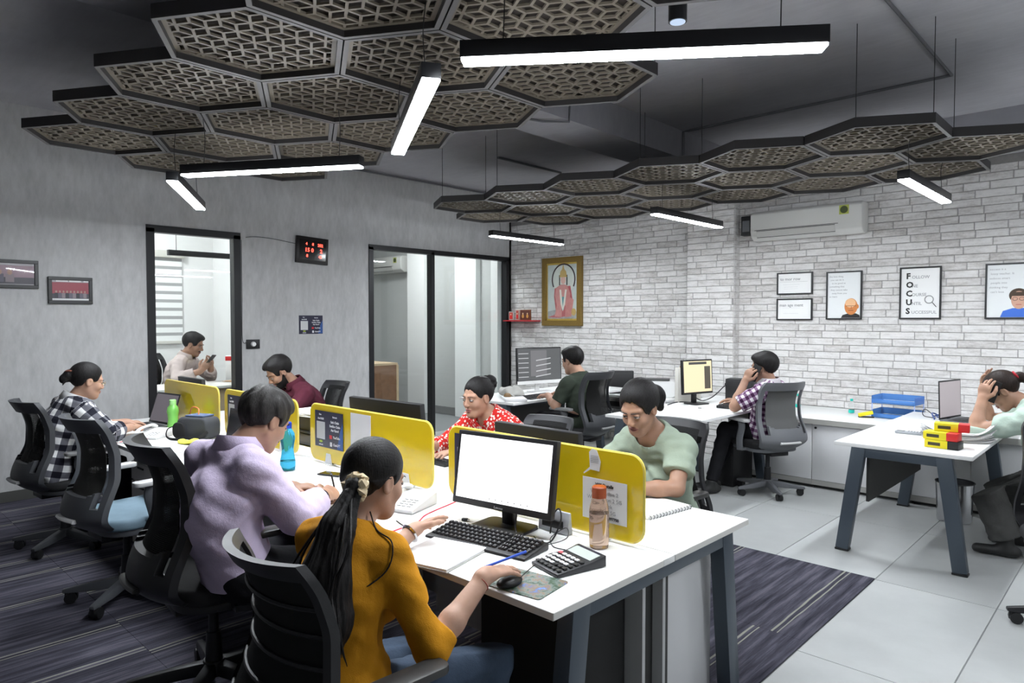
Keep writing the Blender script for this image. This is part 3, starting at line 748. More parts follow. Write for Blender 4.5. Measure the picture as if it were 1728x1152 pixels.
def paper(name, label, loc, rot, w, d, n=1, curl=0, group=None, m=PAPER, th=.004):
    """a few sheets, each a little turned, with curled edges"""
    t = thing(name, label, 'paper', loc, math.radians(rot), group); r = random.Random(int(loc[0]*100))
    for k in range(n):
        g = G(); a = r.uniform(-.12, .12) if n > 1 else 0; dx, dy = (r.uniform(-.02, .02), r.uniform(-.02, .02)) if n > 1 else (0, 0); N = 12; V = []
        for zz in (0, th*.8):
            for i in range(N+1):
                for j in (0, 1):
                    u = i/N-.5; x = u*w; y = (j-.5)*d; z = .0008+k*th+zz+curl*(k+1)/n*max(0, abs(u)-.15)**2*4*(1 if u > 0 else .3)*r.uniform(.97, 1.03)
                    V.append((dx+x*math.cos(a)-y*math.sin(a), dy+x*math.sin(a)+y*math.cos(a), z))
        M = 2*(N+1); F = []
        for i in range(N):
            F += [(M+2*i, M+2*i+2, M+2*i+3, M+2*i+1), (2*i+1, 2*i+3, 2*i+2, 2*i), (2*i, 2*i+2, M+2*i+2, M+2*i), (2*i+3, 2*i+1, M+2*i+1, M+2*i+3)]
        F += [(1, 0, M, M+1), (2*N, 2*N+1, M+2*N+1, M+2*N)]
        g.add(V, F).build('sheet', m, t)
    return t
def cable(name, label, pts, r, m, cat='cable', n=8):
    o = G().tube(crv(pts, n), r, 6).build(name, m); tag(o, label, cat, 'desk cables'); return o
def laptop(label, loc, rot, w=.34, d=.23, ang=105, scr=None):
    t = thing('laptop', label, 'laptop', loc, math.radians(rot), 'laptops')
    G().box(-w/2, w/2, -d/2, d/2, .001, .016).build('base', GREYPL, t, bevel=.004)
    g = G(); kb_keys(g, w*.88, d*.5, .0085, 15, 5); g.v = [(x, y+.03, min(z, .0195)) for x, y, z in g.v]; g.build('keys', BLACK, t, kind='stuff', smooth=False)
    a = math.radians(ang); up = np.array((0, -math.cos(a), math.sin(a))); nf = np.array((0, -math.sin(a), -math.cos(a))); o = np.array((0, d/2, .016))
    l = G().obox(o+up*d/2-nf*.003, (w/2, 0, 0), nf*.003, up*d/2).build('lid', BLACK, t, bevel=.002)
    G().obox(o+up*(d/2+.002)+nf*.0008, (w/2-.012, 0, 0), nf*.0006, up*(d/2-.014)).build('screen', scr or mat('laptop_screen', (.05, .04, .05), .2, emis=(.5, .45, .5), es=.16), l, smooth=False)
    return t
# --- station of the woman in the yellow sweater
def lenovo_ui(t, o, up, nf, w, h, bez, chin):
    g = G()
    for k in range(7): g.obox(o+up*(chin+.012)+nf*.002+np.array((-.05+.03*k, 0, 0)), (.0022, 0, 0), nf*.0003, up*.0022)
    g.build('screen_icons', mat('icon_grey', (.2, .2, .22), .5), t, smooth=False)
monitor('lit white monitor on the desk in front of the yellow sweater woman', (5.178, 1.875, DZ), 8, .475, .292, .077, SCRW, 9, .017, 'Lenovo', .026, prt=lenovo_ui)
keyboard('black keyboard under the hands of the yellow sweater woman', (5.25, 1.722, DZ), 8)
t = thing('calculator', 'black desk calculator with white keys beside the keyboard', 'calculator', (5.615, 1.755, DZ), math.radians(-14))
G().prism([(-.1, .001), (.1, .001), (.1, .038), (.04, .026), (-.1, .013)], (-.074, 0, 0), (0, 1, 0), (0, 0, 1), (.148, 0, 0)).build('body', mat('calc_black', (.02, .02, .022), .4), t, bevel=.003)
G().obox((0, .062, .0315), (.062, 0, 0), (0, .022, .0044), (0, -.0002, .0012)).build('display', mat('lcd', (.42, .46, .43), .25), t, smooth=False)
G().obox((0.0, .0905, .0368), (.05, 0, 0), (0, .004, .0008), (0, 0, .0006)).build('solar_cell', mat('solar', (.03, .03, .05), .2), t, smooth=False)
for r in range(5):
    for c in range(6):
        y = -.083+.023*r; z = .0145+(y+.1)*.093; wkey = (r >= 2 and c < 5 and r < 5) or (r == 1 and c < 3)
        m = mat('calc_key_red', (.6, .1, .12), .4) if (r == 4 and c == 0) else (mat('calc_key_white', (.75, .75, .75), .4) if wkey else mat('calc_key_dark', (.03, .03, .03), .4))
        G().box(-.008, .008, -.007, .007, 0, .006).build('key', m, t, bevel=.0015, seg=1).location = (-.057+.0228*c, y, z)
def picmat():
    q = NT('picture_print', .4); v = q.coord('Object'); n = q.noise(v, 22, 6, .7); q.col(q.ramp(n, [(.32, (.01, .015, .015)), (.43, (.04, .08, .04)), (.5, (.16, .2, .2)), (.55, (.22, .13, .05)), (.64, (.04, .14, .4)), (.75, (.7, .75, .8))])); return q.m
o = G().prism(rrect(.21, .17, .012, 3), (0, 0, .0006), (1, 0, 0), (0, 1, 0), (0, 0, .003)).build('mouse_pad', picmat()); o.location = (5.615, 1.545, DZ); o.rotation_euler.z = math.radians(8); tag(o, 'mouse pad with a landscape picture by the desk edge', 'mouse pad')
t = thing('computer_mouse', 'black mouse under the right hand of the yellow sweater woman', 'mouse', (5.592, 1.495, DZ+.0038), math.radians(-2))
G().ell((0, 0, .010), (.028, .05, .017), 18, 10).build('shell', BLACK, t); G().cyl((-.004, .03, .0245), (.004, .03, .0245), .006, n=12).build('scroll_wheel', GREYPL, t)
t = thing('notebook', 'open white notebook at the desk edge beside the yellow sweater woman', 'notebook', (5.225, 1.535, DZ), math.radians(14))
G().box(-.12, .12, -.14, .12, .001, .004).build('cover', mat('notebook_cover', (.45, .44, .42), .6), t, smooth=False); G().box(-.116, .116, -.136, .116, .0042, .0115).build('pages', PAPER, t, bevel=.001)
def ribs(a, z): return .035*max(0, math.cos(14*a)) if .02 < z < .135 else 0
bottle('water_bottle', 'orange tinted ribbed water bottle with a red brown cap', (5.577, 1.975, DZ),
       [(.02, .0012), (.033, .002), (.0345, .012), (.035, .03), (.035, .13), (.033, .15), (.027, .172), (.024, .182)], dye('orange_plastic', (1.0, .72, .56)), mat('redbrown_cap', (.50, .10, .03), .25, trans=.35), (.181, .222), .0265, [(.031, .006), (.0325, .02), (.0325, .125)], ribs, 56)
t = thing('socket_box', 'grey cable socket box standing at the yellow screen', 'socket box', (5.345, 2.012, DZ))
G().prism([(0, .001), (.03, .001), (.02, .085), (0.008, .085)], (-.075, -.02, 0), (0, 1, 0), (0, 0, 1), (.15, 0, 0)).build('housing', mat('box_grey', (.5, .52, .55), .4), t, bevel=.003)
G().box(-.05, .05, -.026, -.016, .02, .05).build('socket', BLACK, t, bevel=.002)
cable('monitor_cable', 'black looped cable behind the lit monitor', [(5.24, 1.90, .80), (5.27, 1.87, .737), (5.36, 1.86, .734), (5.42, 1.89, .734), (5.42, 1.95, .80), (5.395, 1.97, .835), (5.36, 1.975, .80), (5.36, 1.96, .736)], .0032, BLACK)
cable('mouse_cable', 'thin black cable curling between keyboard and calculator', [(5.33, 1.9, .733), (5.42, 1.85, .733), (5.47, 1.92, .75), (5.43, 1.97, .77), (5.39, 1.93, .735), (5.46, 1.86, .733), (5.52, 1.86, .733), (5.50, 1.79, .733), (5.55, 1.64, .737), (5.592, 1.547, .745)], .0017, BLACK)
cable('network_cable', 'red network cable lying on the desk left of the lit monitor', [(4.93, 1.47, .735), (4.90, 1.58, .735), (4.88, 1.70, .735), (4.82, 1.80, .735), (4.83, 1.95, .76), (4.89, 1.985, .80), (4.93, 2.0, .78)], .0026, mat('red_cable', (.6, .03, .06), .4))
def telephone(label, loc, rot):
    t = thing('desk_telephone', label, 'telephone', loc, math.radians(rot), 'white desk telephones')
    G().prism([(-.1, .001), (.1, .001), (.1, .055), (.06, .05), (-.1, .018)], (-.085, 0, 0), (0, 1, 0), (0, 0, 1), (.17, 0, 0)).build('body', WPLAST, t, bevel=.005)
    for r in range(4):
        for c in range(3): G().box(-.009, .009, -.006, .006, 0, .004).build('key', mat('phone_key', (.72, .72, .72), .5), t, bevel=.001, seg=1).location = (.0+.025*c, -.07+.02*r, .024+.004*r)
    h = G(); h.tube(crv([(-.06, -.1, .035), (-.06, -.07, .065), (-.06, .0, .075), (-.06, .06, .075), (-.06, .095, .06)], 4), [.022, .02, .016, .014, .013, .012, .012, .012, .012, .013, .014, .015, .017, .018, .02, .021, .022], 10, flat=.7); h.build('handset', WPLAST, t)
    return t
telephone('white desk telephone between the lilac shirt man and the yellow sweater woman', (4.66, 1.83, DZ), 18)
cable('phone_cord', 'black cord beside the white telephone near the yellow sweater', [(4.80, 1.66, .734), (4.9, 1.64, .733), (4.93, 1.7, .734), (4.90, 1.80, .734)], .0022, BLACK)
t = thing('usb_receiver', 'tiny black receiver lying in front of the lit monitor', 'receiver', (4.99, 1.86, DZ), .5); G().box(-.012, .012, -.007, .007, .001, .010).build('body', BLACK, t, bevel=.001); G().box(.012, .02, -.005, .005, .002, .007).build('plug', CHROME, t)
# --- station of the lilac shirt man
def wav(a, z): return .0
bottle('water_bottle', 'blue wavy water bottle in front of the lilac shirt man', (3.60, 1.83, DZ),
       [(.025, .001), (.038, .003), (.041, .02), (.041, .05), (.035, .08), (.031, .11), (.034, .14), (.040, .17), (.037, .20), (.024, .222), (.02, .23)], dye('blue_plastic', (.08, .55, .85), .75), mat('blue_cap', (.01, .04, .35), .35), (.228, .262), .022, [(.034, .006), (.037, .02), (.037, .05)])
t = thing('mobile_phone', 'black phone and pens lying beyond the writing hand of the lilac shirt man', 'phone', (3.88, 1.93, DZ), math.radians(20)); G().box(-.07, .07, -.035, .035, .001, .009).build('body', BLACK, t, bevel=.003); G().box(-.065, .065, -.031, .031, .0092, .0096).build('glass', mat('phone_glass', (.01, .01, .01), .05), t, smooth=False)
paper('paper_sheet', 'white sheet the lilac shirt man is writing on', (4.18, 1.72, DZ), -10, .30, .21, 2, 0)
# --- empty station and the checked shirt woman
t = thing('camera_bag', 'dark grey camera bag with straps on the desk', 'bag', (2.24, 1.9, DZ), math.radians(25))
G().prism(rrect(.26, .15, .05, 5), (0, 0, .075), (1, 0, 0), (0, 0, 1), (0, .14, 0)).build('body', mat('bag_cloth', (.05, .053, .06), .9, bump=.4, bscale=300), t, bevel=.018, seg=3).location = (0, -.07, .001)
G().prism(rrect(.1, .11, .04, 5), (-.1, -.085, .06), (1, 0, 0), (0, 0, 1), (0, .03, 0)).build('front_pocket', mat('bag_black', (.012, .012, .013), .8), t, bevel=.008)
G().tube(crv([(-.13, -.06, .09), (-.17, -.10, .07), (-.16, -.12, .02), (-.08, -.13, .008), (0, -.11, .02), (.08, -.12, .01), (.13, -.06, .06)], 5), .011, 6, flat=.35).build('strap', mat('bag_black', (.012, .012, .013), .8), t)
G().box(-.07, .08, -.05, .06, .152, .164).build('top_flap', mat('flap_blue', (.10, .14, .24), .8), t, bevel=.004)
G().tube(crv([(.0, .0, .163), (-.02, .02, .2), (-.09, .04, .205), (-.13, .06, .16), (-.15, .07, .1)], 5), .004, 6).build('orange_cord', mat('orange_cord', (.75, .2, .04), .6), t)
bottle('water_bottle', 'light green water bottle beside the checked shirt woman', (1.72, 1.92, DZ), [(.025, .001), (.037, .003), (.039, .02), (.037, .05), (.034, .08), (.038, .115), (.042, .135), (.036, .165), (.024, .182), (.022, .188)], mat('green_plastic', (.22, .62, .13), .3, trans=.25), mat('green_cap', (.33, .66, .25), .4), (.186, .222), .0235)
laptop('open grey laptop of the black and white checked woman', (1.47, 1.80, DZ), 8, .34, .24, 108)
laptop('open black laptop behind the camera bag', (2.74, 1.84, DZ), 4, .33, .22, 100, mat('screen_off', (.01, .01, .012), .15))
telephone('white desk telephone beside the checked shirt woman', (1.98, 1.70, DZ), 35)
t = thing('yellow_cloth', 'bright yellow cloth pouch lying before the camera bag', 'cloth', (2.42, 1.77, DZ), .3)
g = G(); g.ell((0, 0, .014), (.1, .05, .013), 20, 8); g.v = [(x, y+.012*math.sin(x*40), .001+max(0, z)*(1+.35*math.sin(x*55+y*30))) for x, y, z in g.v]; g.build('pouch', mat('hi_vis', (.8, .78, .08), .6), t)
cable('cable_bundle', 'red and white cables hanging over the desk edge by the checked shirt woman', [(1.98, 1.72, .74), (2.08, 1.58, .736), (2.05, 1.47, .737), (2.0, 1.43, .70), (1.98, 1.45, .6)], .003, mat('red_cable', (.6, .03, .06), .4))
cable('cable_bundle', 'white cable along the desk edge by the checked shirt woman', [(1.9, 1.62, .735), (2.02, 1.55, .745), (2.16, 1.50, .736), (2.10, 1.46, .736), (1.94, 1.437, .725), (1.93, 1.43, .62)], .0035, WPLAST)
paper('paper_sheet', 'loose white sheets on the desk behind the empty chair', (2.55, 1.62, DZ), 12, .3, .21, 2, 0)
# --- far side of the shared desk
def led_line(t, o, up, nf, w, h, bez, chin): pass
monitor('back of a wide black monitor left of the red dress woman', (3.93, 2.27, DZ), 184, .60, .345, .032, None, 5, depth=.035)
monitor('back of a black monitor between the red dress and green blouse women', (4.985, 2.33, DZ), 180, .505, .285, .05, None, 4, depth=.035)
monitor('back of a small black monitor in front of the cabin door', (1.15, 2.3, DZ), 180, .5, .28, .05, None, 4)
keyboard('dark keyboard of the red dress woman behind the yellow screens', (3.96, 2.52, DZ), 180, .43, .13, False)
keyboard('dark keyboard of the green blouse woman', (5.0, 2.55, DZ), 180, .43, .13, False)
t = thing('spiral_notebook', 'white spiral notebook beside the elbow of the green blouse woman', 'notebook', (5.45, 2.53, DZ), math.radians(-8))
G().box(-.11, .1, -.14, .14, .001, .016).build('pages', PAPER, t, bevel=.001)
for k in range(14): G().tube([(.1+.007*math.cos(a), -.13+.02*k, .009+.008*math.sin(a)) for a in np.linspace(0, 2*math.pi, 9)[:-1]], .0014, 5, closed=True).build('ring', BLACK, t)
t = thing('printer', 'black printer behind the gap between two yellow screens', 'printer', (3.12, 2.43, DZ), 0)
G().box(-.3, .28, -.17, .17, .002, .19).build('body', mat('printer_black', (.02, .02, .021), .5), t, bevel=.008)
G().box(-.24, .22, -.185, -.168, .03, .08).build('output_slot', mat('slot', (.06, .055, .05), .6), t, bevel=.002)
G().box(-.24, .22, -.19, -.168, .09, .1).build('tray_lip', BLACK, t, smooth=False)
paper('paper_stack', 'loose papers piled on the black printer', (3.12, 2.42, DZ+.192), 8, .62, .30, 5, .03)
cable('power_cable', 'white cable looping beside the black printer', [(3.36, 2.12, .735), (3.36, 2.14, .80), (3.42, 2.16, .83), (3.5, 2.2, .82), (3.56, 2.24, .76)], .0045, WPLAST)

# --- right table
t = thing('paper_pile', 'pile of curled papers in front of the pale green dressed woman', 'paper', (6.0, 5.95, DZ), math.radians(10)); bpy.data.objects.remove(t)
paper('paper_pile', 'pile of curled papers in front of the pale green dressed woman', (6.02, 5.44, DZ), 25, .36, .30, 10, .16, th=.006, m=mat('paper_grey', (.62, .62, .63), .7))
YB = mat('yellow_card', (.85, .72, .02), .45); RC = mat('red_card', (.65, .03, .03), .4)
for i, (x, y, z, a, endm, lab) in enumerate(((6.03, 5.03, 0, -6, 'k', 'lowest yellow box with a black end, nearest on the right table'), (6.02, 5.035, .051, -4, 'r', 'middle yellow box with a red end in the pile on the right table'), (6.06, 5.10, .102, 8, 'r', 'yellow box with a red end and black print in the pile, turned to the right'), (5.97, 5.36, .0, -10, 'y', 'plain yellow box lying behind the pile on the right table'))):
    t = thing('yellow_box', lab, 'box', (x, y, DZ+z+.0008), math.radians(a), 'yellow boxes on the right table')
    G().box(-.09, .04, -.05, .05, 0, .0495).build('carton', YB, t, bevel=.001)
    G().box(.04, .10, -.0505, .0505, 0, .0497).build('end_cap', {'k': BLACK, 'r': RC, 'y': YB}[endm], t, bevel=.001)
    G().box(-.07, .0, -.0508, -.05, .015, .035).build('print', mat('print_dark', (.06, .05, .03), .6), t, smooth=False)
t = thing('remote_control', 'grey remote control lying on the right table', 'remote', (5.75, 5.46, DZ), math.radians(2))
G().box(-.1, .1, -.024, .024, .001, .02).build('body', mat('remote_grey', (.35, .37, .4), .4), t, bevel=.005)
for k in range(6): G().box(-.02+.018*k, -.01+.018*k, -.015, .015, .02, .0225).build('button', GREYPL, t, bevel=.001, seg=1)
G().box(-.09, -.04, -.018, .018, .02, .0208).build('display', mat('lcd_dark', (.1, .12, .12), .2), t, smooth=False)
laptop('black laptop standing open on the right table', (5.95, 6.42, DZ), 78, .38, .31, 92, mat('laptop_grey_screen', (.3, .27, .28), .4, emis=(.6, .53, .55), es=.30))
cable('blue_cables', 'tangle of blue cables left of the black laptop', [(5.70, 6.38, .735), (5.66, 6.50, .77), (5.72, 6.56, .74), (5.77, 6.48, .78), (5.70, 6.44, .76), (5.68, 6.54, .745), (5.76, 6.58, .77), (5.78, 6.50, .74), (5.71, 6.42, .75)], .006, mat('blue_cable', (.03, .07, .25), .4))
cable('black_loop', 'black cable loop beside the blue cables on the right table', [(5.68, 6.50, .74), (5.60, 6.55, .79), (5.57, 6.58, .76), (5.6, 6.52, .735), (5.69, 6.47, .735)], .0035, BLACK)
# things on the low cabinets
t = thing('letter_tray', 'two tier blue letter tray with papers on the low cabinets', 'tray', (5.28, 6.98, CZ), math.radians(-3), None)
BT = mat('blue_tray', (.16, .40, .95), .2, trans=.6, ior=1.1)
for k, z in enumerate((.004, .135)):
    g = G(); w, d, h = .36, .27, .07
    g.box(-w/2, w/2, -d/2, d/2, z, z+.004); g.box(-w/2, -w/2+.004, -d/2, d/2, z+.004, z+h); g.box(w/2-.004, w/2, -d/2, d/2, z+.004, z+h); g.box(-w/2+.004, w/2-.004, d/2-.004, d/2, z+.004, z+h); g.box(-w/2+.004, w/2-.004, -d/2, -d/2+.004, z+.004, z+h*.55)
    q = g.build('tier', BT, t, smooth=False)
    G().box(-.15, .15, -.11, .1, z+.0045, z+.016).build('papers', PAPER, q, bevel=.001)
for a in (-.176, .176):
    for b in (-.13, .13): G().cyl((a, b, .0), (a, b, .135), .005, n=8).build('post', mat('clear_post', (.4, .5, .8), .2), t)
def small_bottle(label, x, y):
    t = thing('small_bottle', label, 'bottle', (x, y, CZ+.0008), 0, 'small clear bottles on the low cabinets')
    G().lathe([(.022, 0.001), (.026, .006), (.026, .09), (.012, .11), (.011, .12)], 20).build('body', mat('clear_plastic', (.95, .97, .97), .05, trans=.95, ior=1.05), t, angle=60)
    G().lathe([(.0262, .004), (.0265, .02), (.0262, .034)], 20).build('label_band', mat('teal', (.02, .55, .45), .4), t); G().cyl((0, 0, .118), (0, 0, .14), .013, n=16).build('cap', mat('teal', (.02, .55, .45), .4), t)
small_bottle('small clear bottle with teal cap left of the yellow tape dispenser', 4.87, 7.02); small_bottle('small clear bottle with teal cap behind the grey chair back', 4.33, 7.1)
t = thing('tape_dispenser', 'yellow and black stapler lying left of the blue letter tray', 'stapler', (5.06, 6.8, CZ), math.radians(30)); G().bar((-.06, 0, .022), (.06, 0, .05), .04, .03).build('arm', YB, t, bevel=.004); G().box(-.06, .07, -.018, .018, .001, .012).build('base', BLACK, t, bevel=.002)
# --- table of the man phoning
def flat_ui(t, o, up, nf, w, h, bez, chin):
    G().obox(o+up*(h-.035)+nf*.002, (w*.3, 0, 0), nf*.0003, up*.012).build('screen_bar', emit('ui_dark', (.2, .2, .2), .3), t, smooth=False)
    G().obox(o+up*(h*.47)+nf*.002+np.array((w*.32, 0, 0)), (w*.1, 0, 0), nf*.0003, up*h*.33).build('screen_panel', emit('ui_brown', (.25, .22, .16), .35), t, smooth=False)
monitor('monitor with a pale yellow screen facing the man who is phoning', (3.80, 5.98, DZ), 75, .40, .33, .10, emit('screen_cream', (1, .86, .55), 1.0), 3, .014, None, .02, prt=flat_ui)
keyboard('black keyboard under the elbow of the man who is phoning', (4.14, 6.02, DZ), 90, .36, .15, False)
t = thing('computer_tower', 'black computer tower on the table behind the phoning man', 'computer', (3.98, 6.55, DZ), math.radians(10)); G().box(-.14, .14, -.09, .09, .002, .22).build('case', mat('pc_black', (.016, .016, .017), .5), t, bevel=.004); G().box(-.12, .12, -.095, -.09, .02, .2).build('front_panel', BLACK, t, bevel=.002); G().box(-.165, -.14, -.03, .03, .14, .17).build('bracket', BLACK, t, bevel=.003)
cable('monitor_cable', 'black cable from the yellow screen monitor to the computer tower', [(3.72, 6.08, .78), (3.74, 6.2, .74), (3.8, 6.3, .78), (3.86, 6.42, .88), (3.87, 6.5, .90)], .005, BLACK)
cable('monitor_cable', 'black cable lying across the far table toward the corner', [(3.72, 6.06, .735), (3.62, 6.0, .735), (3.6, 5.9, .736), (3.64, 5.7, .735)], .005, BLACK)
t = thing('key_ring', 'small dark keys on the table of the phoning man', 'keys', (3.98, 5.72, DZ), .3); G().box(-.03, .0, -.008, .008, .001, .005).build('fob', BLACK, t, bevel=.001); G().box(.0, .035, -.004, .004, .001, .003).build('key', CHROME, t)
t = thing('file_folder', 'orange file standing behind the pale yellow screen', 'folder', (3.62, 6.12, DZ), math.radians(78)); G().box(-.17, .17, -.02, .02, .001, .34).build('cover', mat('folder_white', (.8, .78, .72), .6), t, bevel=.002); G().box(-.1, .165, -.021, .021, .34, .355).build('spine_top', mat('folder_orange', (.55, .2, .05), .6), t, bevel=.002)
# computer under the same table
t = thing('computer_tower', 'black computer tower on the floor under the phoning man table', 'computer', (4.1, 6.12, 0), 0); G().box(-.10, .1, -.2, .2, .002, .40).build('case', mat('pc_black', (.016, .016, .017), .5), t, bevel=.004); G().box(-.08, .08, -.206, -.2, .03, .38).build('front_panel', BLACK, t, bevel=.002)
t = thing('waste_bin', 'round steel waste bin under the right table', 'bin', (5.90, 6.12, 0.0)); g = G(); g.lathe([(.115, .002), (.13, .3), (.126, .3), (.112, .012)], 28); g.build('bucket', CHROME, t, angle=50); G().tube([(.13*math.cos(a), .13*math.sin(a), .3) for a in np.linspace(0, 2*math.pi, 29)[:-1]], .004, 6, closed=True).build('rim', BLACK, t)
# --- corner table
def code_ui(t, o, up, nf, w, h, bez, chin):
    g = G()
    for k in range(6): g.obox(o+up*(chin+.04+k*.052)+nf*.002+np.array((-w*.36, 0, 0)), (w*.11, 0, 0), nf*.0003, up*.004)
    for k in range(4): g.obox(o+up*(chin+.05+k*.06)+nf*.002+np.array((w*.08, 0, 0)), (w*.17, 0, .012), nf*.0003, up*.005)
    g.build('screen_lines', emit('ui_light', (.8, .82, .85), .7), t, smooth=False)
    G().obox(o+up*(h*.56)+nf*.0016+np.array((-w*.02, 0, 0)), (w*.18, 0, 0), nf*.0003, up*h*.36).build('screen_panel', emit('ui_grey', (.35, .35, .37), .5), t, smooth=False)
    G().obox(o+up*.012+nf*.002, (w/2, 0, 0), nf*.0015, up*.018).build('chin', WPLAST, t, smooth=False)
monitor('large dark screen with a white chin in front of the dark green t-shirt man', (1.95, 5.78, DZ), 78, .62, .40, .10, emit('screen_code', (.10, .105, .11), 1.0), 2, .012, None, .035, stand=WPLAST, prt=code_ui)
keyboard('black keyboard under the hand of the dark green t-shirt man', (2.33, 5.33, DZ), 92, .40, .14, False)
t = thing('cloth_bag', 'grey cloth shoulder bag lying on the corner table', 'bag', (2.10, 5.16, DZ), math.radians(-40))
CB = mat('bag_linen', (.36, .355, .33), .9, bump=.5, bscale=120, var=.12, vscale=14)
g = G(); g.ell((0, 0, .05), (.21, .12, .05), 26, 12); g.v = [(x, y+.02*math.sin(x*14), .002+max(0, z)*(1+.25*math.sin(x*26+y*12)+.12*math.sin(y*50))) for x, y, z in g.v]; g.build('body', CB, t)
G().tube(crv([(.19, -.02, .05), (.23, .05, .012), (.14, .12, .015), (0, .14, .02), (-.12, .11, .03)], 5), .016, 6, flat=.4).build('strap', CB, t); G().ell((.2, -.06, .035), (.05, .04, .034), 14, 8).build('buckle_patch', mat('bag_leather', (.2, .12, .05), .6), t)
t = thing('file_folder', 'white flat file box on the front corner of the corner table', 'folder', (2.3, 4.99, DZ), math.radians(-38)); G().box(-.16, .16, -.11, .11, .001, .03).build('cover', mat('file_white', (.7, .7, .71), .5), t, bevel=.003); G().box(-.155, .155, -.112, -.11, .005, .026).build('page_edge', PAPER, t, smooth=False)
t = bpy.data.objects['printer_stand']; t.location = (1.75, 6.86, 0); t.scale = (1.6, 1.12, 1)
t['label'] = 'white stand with a dark shelf behind the corner table'
t = thing('computer_tower', 'black mini computer standing on the white stand by the brick wall', 'computer', (2.16, 7.08, .6258), math.radians(40)); G().box(-.15, .15, -.06, .06, .001, .28).build('case', mat('pc_black', (.016, .016, .017), .5), t, bevel=.004); G().box(-.13, .13, -.065, -.06, .03, .25).build('front_panel', BLACK, t, bevel=.002)
t = thing('white_printer', 'white rounded printer on the stand by the brick wall', 'printer', (2.72, 7.1, .6258), math.radians(30)); G().prism(rrect(.36, .2, .07, 6), (0, -.12, .101), (1, 0, 0), (0, 0, 1), (0, .24, 0)).build('body', WPLAST, t, bevel=.01); G().box(-.19, .1, -.13, .12, .202, .215).build('lid', mat('lid_dark', (.05, .05, .05), .4), t, bevel=.003)
cable('power_cable', 'white cables hanging beside the corner chair', [(2.6, 6.9, .63), (2.62, 6.84, .60), (2.6, 6.83, .45), (2.66, 6.84, .3), (2.62, 6.84, .42), (2.56, 6.84, .58)], .006, WPLAST)
# ------------------------------------------------------------------ on the walls
def pic_back(name, label, x0, x1, z0, z1, cat='picture', fw=.014, framem=None, back=PAPER, group='framed pictures on the brick wall', y=BRY-.008, d=.022):
    t = thing(name, label, cat, ((x0+x1)/2, y, z0), 0, group); w = x1-x0; h = z1-z0; fm = framem or mat('frame_black', (.015, .015, .016), .4)
    for a, b, c, e in ((-w/2, w/2, 0, fw), (-w/2, w/2, h-fw, h), (-w/2, -w/2+fw, fw, h-fw), (w/2-fw, w/2, fw, h-fw)):
        G().box(a, b, -d, 0, c, e).build('frame_bar', fm, t, bevel=.0015, seg=1)
    G().box(-w/2+fw*.8, w/2-fw*.8, -d*.5, -.001, fw*.8, h-fw*.8).build('print', back, t, smooth=False)
    return t, -d*.5-.0008, w, h
INK = mat('ink', (.02, .02, .02), .6); INKG = mat('ink_grey', (.35, .35, .36), .6)
def tx(t, s, size, x, z, y, m=INK, bold=0, align='LEFT'): return text(s, size, (x, y, z), (1, 0, 0), (0, 0, 1), m, t, bold=bold, align=align)
def lines(t, y, x0, x1, zs, m=INKG, th=.0025, jit=0):
    r = random.Random(5)
    for z in zs:
        G().box(x0+r.uniform(0, jit), x1-r.uniform(0, jit*2), y-.0005, y, z, z+th).build('text_line', m, t, smooth=False)
SHEET = mat('poster_paper', (.78, .80, .80), .5); SHEETW = mat('poster_white', (.84, .84, .83), .5)
t, y, w, h = pic_back('framed_notice', 'upper small framed notice reading to mor row', 4.0, 4.375, 1.81, 2.045, back=SHEETW)
tx(t, 'to mor row', .044, -w/2+.035, h-.085, y, INKG, .0008); lines(t, y, -w/2+.03, w/2-.05, (h-.10,), INKG, .002); lines(t, y, -w/2+.035, w/2-.06, (h-.13, h-.155, h-.175), mat('ink_pale', (.55, .55, .56), .6), .002, .05)
t, y, w, h = pic_back('framed_notice', 'lower small framed notice reading man age ment', 4.0, 4.375, 1.537, 1.768, back=SHEETW)
tx(t, 'man age ment', .044, -w/2+.03, h-.085, y, INKG, .0008); lines(t, y, -w/2+.03, w/2-.05, (h-.10, h-.16), mat('ink_pale', (.55, .55, .56), .6), .002, .05)
def shape(t, name, poly, y, m, th=.0008): return G().prism(poly, (0, y-th, 0), (1, 0, 0), (0, 0, 1), (0, th, 0)).build(name, m, t, smooth=False)
def ellp(cx, cz, rx, rz, n=24, a0=0, a1=360): return [(cx+rx*math.cos(math.radians(a0+(a1-a0)*k/n)), cz+rz*math.sin(math.radians(a0+(a1-a0)*k/n))) for k in range(n if a1-a0 == 360 else n+1)]
t, y, w, h = pic_back('framed_poster', 'framed quote with the orange portrait of a bald elderly man', 4.513, 4.855, 1.545, 2.033, back=SHEET)
for k in range(7): tx(t, ['the best thing', 'you can do is', 'to be good at', 'something that', 'they cannot take', 'away from you', 'so learn'][k], .024, -w/2+.03+.012*(k % 3), h-.06-k*.034, y, INKG)
px = .075
shape(t, 'portrait_suit', [(px-.1, .016), (px-.085, .045), (px-.03, .062), (px+.04, .062), (px+.075, .045), (px+.08, .016)], y, INK)
shape(t, 'portrait_head', ellp(px-.005, .13, .062, .083), y-.001, mat('portrait_orange', (.62, .22, .06), .6)); shape(t, 'portrait_forehead', ellp(px-.01, .165, .05, .045), y-.002, mat('portrait_light', (.8, .48, .26), .6))
